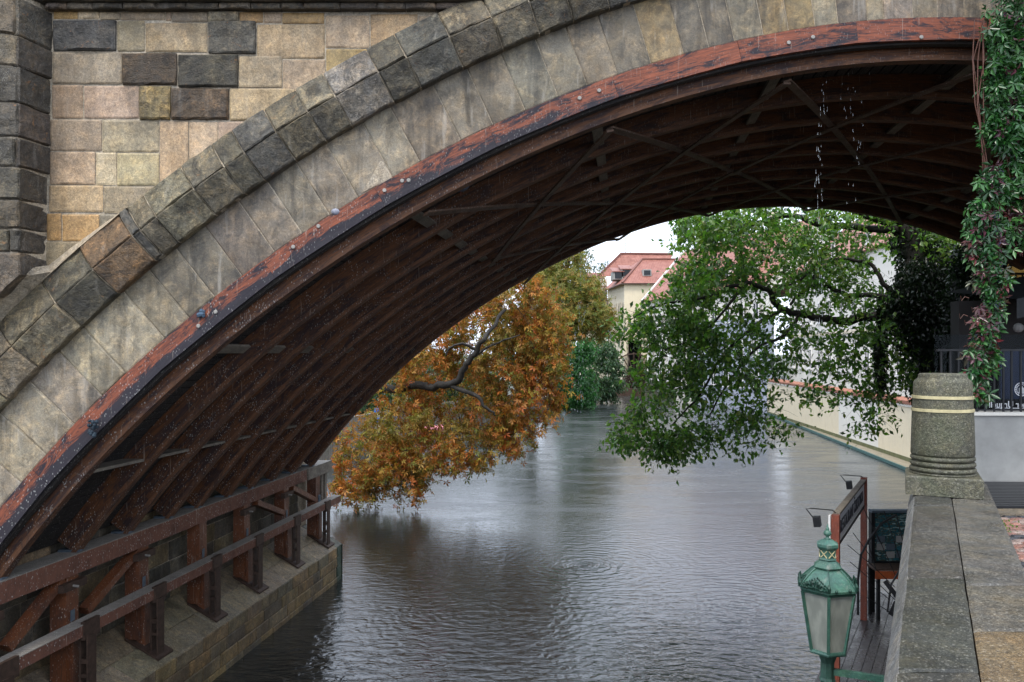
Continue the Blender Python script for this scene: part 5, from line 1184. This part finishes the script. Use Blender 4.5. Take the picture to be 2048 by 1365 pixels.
# front wall with mill opening: pieces round the hole
ox0, ox1 = (1254-1024)/F*112, (1283-1024)/F*112
wallq('wall', (K.x, 112), (ox0, 112), 0, ZEV, M['cream2'], ha, -.3); wallq('wall', (ox1, 112), (28, 112), 0, ZEV, M['cream2'], ha, -.3); wallq('wall', (ox0, 112), (ox1, 112), 7.7, ZEV, M['cream2'], ha, -.3)
mb = MB(); mb.add([(ox0,112.3,-1),(ox1,112.3,-1),(ox1,112.3,7.7),(ox0,112.3,7.7),(ox0,117,-1),(ox1,117,-1),(ox1,117,7.7),(ox0,117,7.7)], [(4,5,6,7),(0,4,7,3),(5,1,2,6),(3,7,6,2)]); mb.build('mill_opening', M['black'], ha)  # recess lined in black, its inner shade put into the colour
mb = MB(); c_ = Vector(((ox0+ox1)/2-.2, 111.2, 2.6))
for k in range(24):
    a = 2*PI*k/24; v = Vector((math.cos(a), 0, math.sin(a))); mb.beam(c_+v*.3, c_+v*3.4, .9, .06, up=Vector((-v.z, 0, v.x)))
for dy in (-.5, .5):
    pts_ = [c_+Vector((math.cos(2*PI*k/24)*3.2, dy, math.sin(2*PI*k/24)*3.2)) for k in range(25)]; mb.tube(pts_, .09, 4)
wh = mb.build('mill_wheel', M['steel'], None); whe = thing('water_wheel', (c_.x, c_.y, 0), 'dark timber water wheel before the mill opening at the far end', 'water wheel'); wh.name = 'wheel_rim'; wh.parent = whe; wh.location = -whe.location
mb = MB(); mb.box(13.4, 19.5, 109.6, 110.9, .3, 1.0); mb.box(13.4, 19.5, 109.6, 109.8, -1, .3)
for x in (13.6, 15.2, 16.8, 18.4): mb.box(x, x+.2, 109.5, 109.7, -1, 2.6)
tag(mb.build('mill_jetty', M['steel']), 'low dark jetty across the water in front of the mill', 'jetty')
R0 = Vector((19.2, 117.5, 19.7)); R1 = Vector((28, 117.5, 19.7)); ev = .35
k_ = Vector((K.x-ev, K.y-ev, ZEV-.1)); l_ = Vector((Lf.x-ev, Lf.y+4, ZEV-.1)); k2 = Vector((28, K.y-ev, ZEV-.1))
roofplane('roof', [k_, k2, R1, R0], ha); roofplane('roof', [l_, k_, R0, Vector((18.8, 127, 19.7))], ha)
mb = MB(); mb.beam(k_+Vector((0,0,.08)), R0+Vector((0,0,.08)), .3, .16); mb.beam(R0+Vector((0,0,.08)), R1+Vector((0,0,.08)), .3, .16); mb.build('ridge_tiles', M['tile'], ha)
mb = MB(); mb.beam(k_+Vector((-.1,0,-.1)), l_+Vector((-.1,0,-.1)), .18, .15); mb.beam(k_+Vector((0,-.1,-.1)), k2+Vector((0,-.1,-.1)), .18, .15)
mb.tube([P(1210,580,123), P(1214,600,119), P(1217,632,118), P(1217,760,118)], .09, 5); mb.build('gutter', M['steel'], ha)
q1 = Vector((14.4, 127, 17.7)); q2 = Vector((15.2, 121, 17.7))
S0, S1 = P(1242,508,131), P(1345,509,131)
roofplane('rear_roof', [P(1195,553,130), P(1330,548,126), S1, S0], ha)
mb = MB(); mb.beam(S0+Vector((0,0,.1)), S1+Vector((0,0,.1)), .3, .2); mb.beam(S0+Vector((0,0,.1)), P(1195,553,130), .3, .2); mb.build('ridge_tiles', M['tile'], ha)
for (px_, py_) in ((1235, 551), (1251, 546)):
    c_ = P(px_, py_, 117.5); mb = MB(); mb.box(c_.x-.7, c_.x+.7, 116.6, 120, c_.z-.7, c_.z+.55); dm = mb.build('dormer', M['lowwall'], ha)
    roofplane('dormer_roof', [c_+Vector((-.9,-1.1,.5)), c_+Vector((.9,-1.1,.5)), c_+Vector((1.1,3.5,1.5)), c_+Vector((-.7,3.5,1.5))], dm)
    mb = MB(); mb.box(c_.x-.5, c_.x+.5, 116.52, 116.6, c_.z-.55, c_.z+.4); mb.build('dormer_pane', M['glass'], dm)
c_ = P(1293, 546, 113.8); mb = MB(); mb.box(c_.x-.6, c_.x+.6, 113.2, 115.5, c_.z-.5, c_.z+.42); dm = mb.build('skylight', M['lowwall'], ha)
mb = MB(); mb.box(c_.x-.45, c_.x+.45, 113.12, 113.2, c_.z-.36, c_.z+.28); mb.build('pane', M['glass'], dm)
for t in (2.2, 4.6, 7.4):
    window(ha, (Lf.x, Lf.y), (K.x, K.y), 12.06-t, 11.2, 13.2, .9, -1, M['cream']); window(ha, (Lf.x, Lf.y), (K.x, K.y), 12.06-t, 7.2, 9.2, .9, -1, M['cream'])
for x in (20.5, 23, 25.5):
    for z_ in (8.6, 11.8): window(ha, (K.x, 112), (28, 112), x-K.x, z_, z_+1.8, 1., -1, M['cream'])
mb = MB(); c_ = P(1251, 509, 131); mb.tube([c_, c_+Vector((0,0,2.9))], .04, 4)
for k in range(5): mb.tube([c_+Vector((-.35,0,1+k*.4)), c_+Vector((.35,0,1+k*.4))], .025, 3)
mb.build('antenna', M['steel'], ha)
mb = MB(); c0, c1 = P(1240,500,131), P(1345,500,131); mb.tube([c0, c1], .025, 3)
for k in range(6): p = c0.lerp(c1, k/5); mb.tube([p, p-Vector((0,0,.8))], .025, 3)
mb.build('roof_wire', M['steel'], ha)
# annex to the left
an = thing('balustraded_annex', (11.5, 128, 0), 'cream annex with a small gabled window left of the hipped roof house', 'building')
x0, x1 = P(1168,600,128).x, P(1214,600,128).x; zt = P(1168,572,128).z
wallq('wall', (x0, 128), (x1, 128), 0, zt, M['cream'], an, -.4); wallq('wall', (x0, 140), (x0, 128), 0, zt, M['cream'], an, -.3)
mb = MB(); mb.box(x0-.3, x1, 127.6, 128.2, zt, zt+.25); mb.box(x0, x1, 127.8, 128.0, zt+.9, zt+1.05)
k = x0
while k < x1: mb.box(k, k+.2, 127.8, 128, zt+.25, zt+.9); k += .5
mb.build('balustrade', M['whitewall'], an)
c_ = P(1186, 562, 128.5); mb = MB(); mb.box(c_.x-.9, c_.x+.9, 128.5, 131, zt, c_.z+.4); gb_ = mb.build('gable_bay', M['cream'], an)
mb = MB(); mb.box(c_.x-.4, c_.x+.4, 128.42, 128.5, zt+1.1, c_.z+.2); mb.build('pane', M['glass'], gb_)
roofplane('roof', [(x0-.3, 128.8, zt+.6), (x1, 128.8, zt+.6), (x1, 133, zt+2.6), (x0-.3, 133, zt+2.6)], an)
for k in range(3): window(an, (x0, 128), (x1, 128), .8+k*1.2, 10.6, 12.6, .6, -1, M['white'])
# left bank wall, boat, steps and scraps of colour behind the tree
lb_ = thing('left_bank_wall', (-5, 62, 0), 'grey weathered retaining wall along the left bank', 'wall')
pl = [(-15,21.8),(-13,34),(-9.5,48),(-4,64),(2.2,78),(4.9,86.5)]
for a, b in zip(pl[:-1], pl[1:]): wallq('wall_panel', a, b, -.5, 2.2 if a[1] < 78 else 1.5, M['bankwall'], lb_, .4)
c_ = P(1114, 800, 84); mb = MB(); mb.tube([(c_.x-.6, 84.5, 1.), (c_.x-.5, 84.5, 3.6), (c_.x-1.4, 85, 4.6)], [.9,.8,.5], 8); mb.build('wall_buttress', M['bankwall'], lb_)
def boat(c, L_, label, mat, rot=0):
    t = thing('moored_boat', c, label, 'boat'); mb = MB(); n = 9; V = []
    for i in range(n+1):
        u = i/n; w_ = .62*math.sin(PI*(.08+.84*u))**.6; sh = .18*(2*u-1)**2
        for (k, z) in ((1, .42+sh), (.7, .05), (0, -.12), (-.7, .05), (-1, .42+sh)): V.append((c[0]+(u-.5)*L_, c[1]+k*w_, c[2]+z))
    for i in range(n):
        for k in range(4): a = i*5+k; mb.f.append((a, a+1, a+6, a+5))
    mb.v = V; mb.f += [(4,3,2,1,0), tuple(n*5+k for k in range(5))]; mb.build('hull', mat, t, smooth=True)
    mb = MB(); V = []
    for i in range(n+1):
        u = i/n; w_ = .60*math.sin(PI*(.08+.84*u))**.6; sh = .18*(2*u-1)**2
        V += [(c[0]+(u-.5)*L_, c[1]-w_, c[2]+.44+sh), (c[0]+(u-.5)*L_, c[1], c[2]+.62+sh), (c[0]+(u-.5)*L_, c[1]+w_, c[2]+.44+sh)]
    for i in range(n):
        for k in range(2): a = i*3+k; mb.f.append((a, a+3, a+4, a+1))
    mb.v = V; mb.build('cover', mat, t); return t
M['boatgreen'] = plain('green_tarpaulin', (.05,.42,.14), .5); M['pinktarp'] = plain('pink_tarpaulin', (.62,.22,.24), .6)
bt = boat((P(1114,815,86).x, 84.4, .05), 2.6, 'green covered boat moored under the bushes by the left bank', M['boatgreen'])
mb = MB(); mb.ball((P(1134,815,84).x, 83.6, .25), .16, 8); mb.build('fender', plain('yellow_fender', (.7,.55,.05), .5), bt)
boat((P(842,870,57).x, 56, .15), 3.4, 'pink covered boat half hidden behind the drooping orange leaves', M['pinktarp'])
stt = thing('bank_steps', (P(905,850,66).x, 66.2, 0), 'pale stone steps down to the water behind the orange leaves', 'steps')
for k in range(5): mb = MB(); mb.box(P(880,0,66).x, P(930,0,66).x, 63.5+k*.4, 64.4+k*.4, -.3+k*.45, .15+k*.45); mb.build('step', M['lowwall'], stt)
bi = thing('striped_bin', (P(754,870,50).x, 50, 1.3), 'white and blue striped buoy on the left bank seen through leaves', 'buoy')
for k in range(4): mb = MB(); mb.lathe((bi.location.x, 50, 1.3+k*.3), [(.16+.02*(k%2),0),(.2,.1),(.2,.2),(.16,.3)], 12); mb.build('band', M['white'] if k % 2 == 0 else plain('blue_paint', (.03,.12,.4), .4), bi)

# ------------------------------------------------------------------ terrace at the right: low wall, railing, glass, restaurant
TY = 11.
tw_ = thing('terrace_wall', (8, TY, ZG), 'low pale grey rendered terrace wall beyond the stone column', 'wall')
mb = MB(); V = [(5.75,TY,ZG-.1),(12,TY-.25,ZG-.1),(12,TY,ZG-.1),(5.95,TY+.25,ZG-.1)]; V = V+[(x, y, 5.13) for x, y, z in V]
mb.add(V, [(3,2,1,0),(4,5,6,7),(0,1,5,4),(1,2,6,5),(2,3,7,6),(3,0,4,7)]); mb.build('render', M['lowwall'], tw_)
mb = MB(); V = [(5.72,TY-.03,5.13),(12,TY-.28,5.13),(12,TY+.03,5.13),(5.95,TY+.28,5.13)]; V = V+[(x, y, 5.175) for x, y, z in V]
mb.add(V, [(3,2,1,0),(4,5,6,7),(0,1,5,4),(1,2,6,5),(2,3,7,6),(3,0,4,7)]); mb.build('cap', M['whitewall'], tw_)
rl = thing('terrace_railing', (8, TY, 5.17), 'black vertical bar railing on top of the pale terrace wall', 'railing')
def ty(x): return TY-.04*(x-5.8)+.06
x = 5.95
while x < 9.0: mb = MB(); mb.box(x, x+.022, ty(x), ty(x)+.022, 5.176, 6.02); mb.build('bar', M['black'], rl); x += .125 if int(x*8) % 3 else .11
mb = MB(); mb.beam((5.9, ty(5.9)+.01, 6.03), (9.2, ty(9.2)+.01, 6.03), .05, .03); mb.beam((5.9, ty(5.9)+.01, 5.2), (9.2, ty(9.2)+.01, 5.2), .03, .02); mb.build('rail', M['black'], rl)
s = NT('clear_screen'); g_ = s.n('BsdfGlossy', {'Color': (.8,.85,.9), 'Roughness': .03}); tp = s.n('BsdfTransparent', {'Color': (.72,.76,.78)}); m1 = s.n('MixShader', {0: .004, 1: tp.outputs[0], 2: g_.outputs[0]}); s.t.links.new(m1.outputs[0], s.out.inputs[0])
gs = thing('glass_screen', (8, 11.35, 5.17), 'glass wind screen with mirrored white lettering and a round emblem behind the railing', 'screen')
mb = MB(); mb.box(6.0, 9.2, 11.30, 11.312, 5.13, 6.25); mb.build('pane', s.m, gs)
M['etch'] = plain('frosted_print', (.8,.82,.85), .6)
tx = text('Pilsner Urquell', (P(2027,812,11.29).x, 11.292, P(1985,810,11.29).z), (-1,0,0), (0,0,1), .135, M['etch'], gs, ext=.002, sx=.86)
c_ = P(2043, 779, 11.29)
mb = MB(); mb.tube([c_+Vector((.095*math.cos(a), 0, .095*math.sin(a))) for a in [2*PI*k/28 for k in range(29)]], .006, 4)
mb.tube([c_+Vector((.066*math.cos(a), 0, .066*math.sin(a))) for a in [2*PI*k/28 for k in range(29)]], .004, 4)
for k in range(20): a = 2*PI*k/20; mb.tube([c_+Vector((.073*math.cos(a), 0, .073*math.sin(a))), c_+Vector((.087*math.cos(a+.1), 0, .087*math.sin(a+.1)))], .005, 3)
for k in range(4): mb.tube([c_+Vector((-.03+.02*k, 0, -.045)), c_+Vector((-.03+.02*k, 0, .02+.02*(k in (1,2)))), ], .007, 4)
mb.tube([c_+Vector((-.05,0,-.048)), c_+Vector((.05,0,-.048))], .006, 4); mb.build('emblem', M['etch'], gs)
mb = MB(); mb.tube([(P(1986,0,11.29).x, 11.29, 5.17+.04), (P(2075,0,11.29).x, 11.29, 5.17+.035)], .006, 4); mb.build('underline', M['etch'], gs)
# restaurant behind: back wall darkened in colour for the dim room, awning, yellow upper wall
rs = thing('restaurant_building', (13, 16, ZG), 'restaurant with yellow upper wall and dark awning behind the terrace railing', 'building')
M['yellow'] = plain('yellow_render', (.55,.37,.11), .7, 0, .15, 3); M['awning'] = plain('dark_awning', (.02,.024,.028), .6); M['darkroom'] = plain('darkened_brown_interior', (.012,.009,.008), .7, 0, .5, 3)
mb = MB(); mb.box(13.4, 26, 22.6, 23, ZG, 11); mb.build('wall', M['yellow'], rs)
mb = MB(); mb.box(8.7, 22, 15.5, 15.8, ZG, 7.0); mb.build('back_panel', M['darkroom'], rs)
V = []; mb = MB()
for i in range(9):
    u = i/8; xx = lerp(9.0, 13., u); zz_ = 6.95+.55*math.sin(u*PI*.5); V += [(xx, 14.2, zz_-.35), (xx, 14.2, zz_), (xx, 16.5, zz_+.3)]
for i in range(8): a = i*3; mb.f += [(a, a+3, a+4, a+1), (a+1, a+4, a+5, a+2)]
mb.v = V; mb.build('awning', M['awning'], rs)
mb = MB(); mb.box(9.2, 13, 14.25, 14.28, 6.62, 6.68); mb.build('awning_bar', M['bolt'], rs)
mb = MB(); 
x = 12.4
while x < 17: mb.box(x, x+.03, 21.6, 21.63, 7.3, 8.1); x += .18
mb.box(12.3, 17, 21.58, 21.66, 8.1, 8.16); mb.build('balcony_rail', M['black'], rs)
mb = MB(); mb.box(13.4, 13.9, 21.7, 22.0, 7.4, 7.95); mb.build('speaker_box', M['black'], rs)
mb = MB(); mb.box(14.35, 14.42, 22.55, 22.6, ZG, 11); mb.build('drain_pipe', M['yellow'], rs)
mb = MB(); mb.ball((P(2037,656,14.8).x, 14.8, P(2037,656,14.8).z), .09, 10); mb.build('wall_lamp', M['lowwall'], rs)
pr_ = thing('red_parasol', (9.2, 14.4, ZG), 'red parasol seen through the bars of the terrace railing', 'parasol')
mb = MB(); mb.lathe((9.35, 14.5, 5.72), [(.75,-.1),(.76,0),(.4,.12),(.02,.2)], 8); mb.build('canopy', plain('red_cloth', (.5,.03,.035), .7), pr_)
mb = MB(); mb.tube([(9.35,14.5,ZG),(9.35,14.5,5.9)], .025, 6); mb.build('pole', M['black'], pr_)
mb = MB(); mb.box(8.35, 8.8, 13.6, 13.65, 5.2, 6.05); tag(mb.build('blue_panel', plain('dark_blue_panel', (.012,.02,.06), .5)), 'dark blue upright panel behind the terrace railing', 'panel')

# ------------------------------------------------------------------ water dripping from the arch
def drop(mb, p, r, l): mb.lathe(p, [(.0004, l), (r*.45, l*.45), (r, -r*.2), (r*.7, -r*.8), (.0004, -r*1.1)], 6)
mb = MB()
for k in range(85):
    py = R.uniform(150, 690)**1.0; x = 1642+18*math.exp(-(py-90)/120)+R.gauss(0, 5) - (6 if py > 250 else 0)
    drop(mb, tuple(P(x, py, 10.4+R.gauss(0,.05))), R.uniform(.0014,.0034), R.uniform(.02,.07))
for k in range(36): drop(mb, tuple(P(1706+R.gauss(0,12), R.uniform(120,420), 10.6)), R.uniform(.0015,.003), R.uniform(.02,.05))
for k in range(50): drop(mb, tuple(P(1161+R.gauss(0,5), R.uniform(480,830), 21.+R.gauss(0,.1))), R.uniform(.004,.009), R.uniform(.06,.16))
tag(mb.build('dripping_water', M['water_drop']), 'streams of water drops falling from the underside of the arch', 'water', kind='stuff')
print('leaves right tree', nl, 'objects', len(bpy.data.objects))
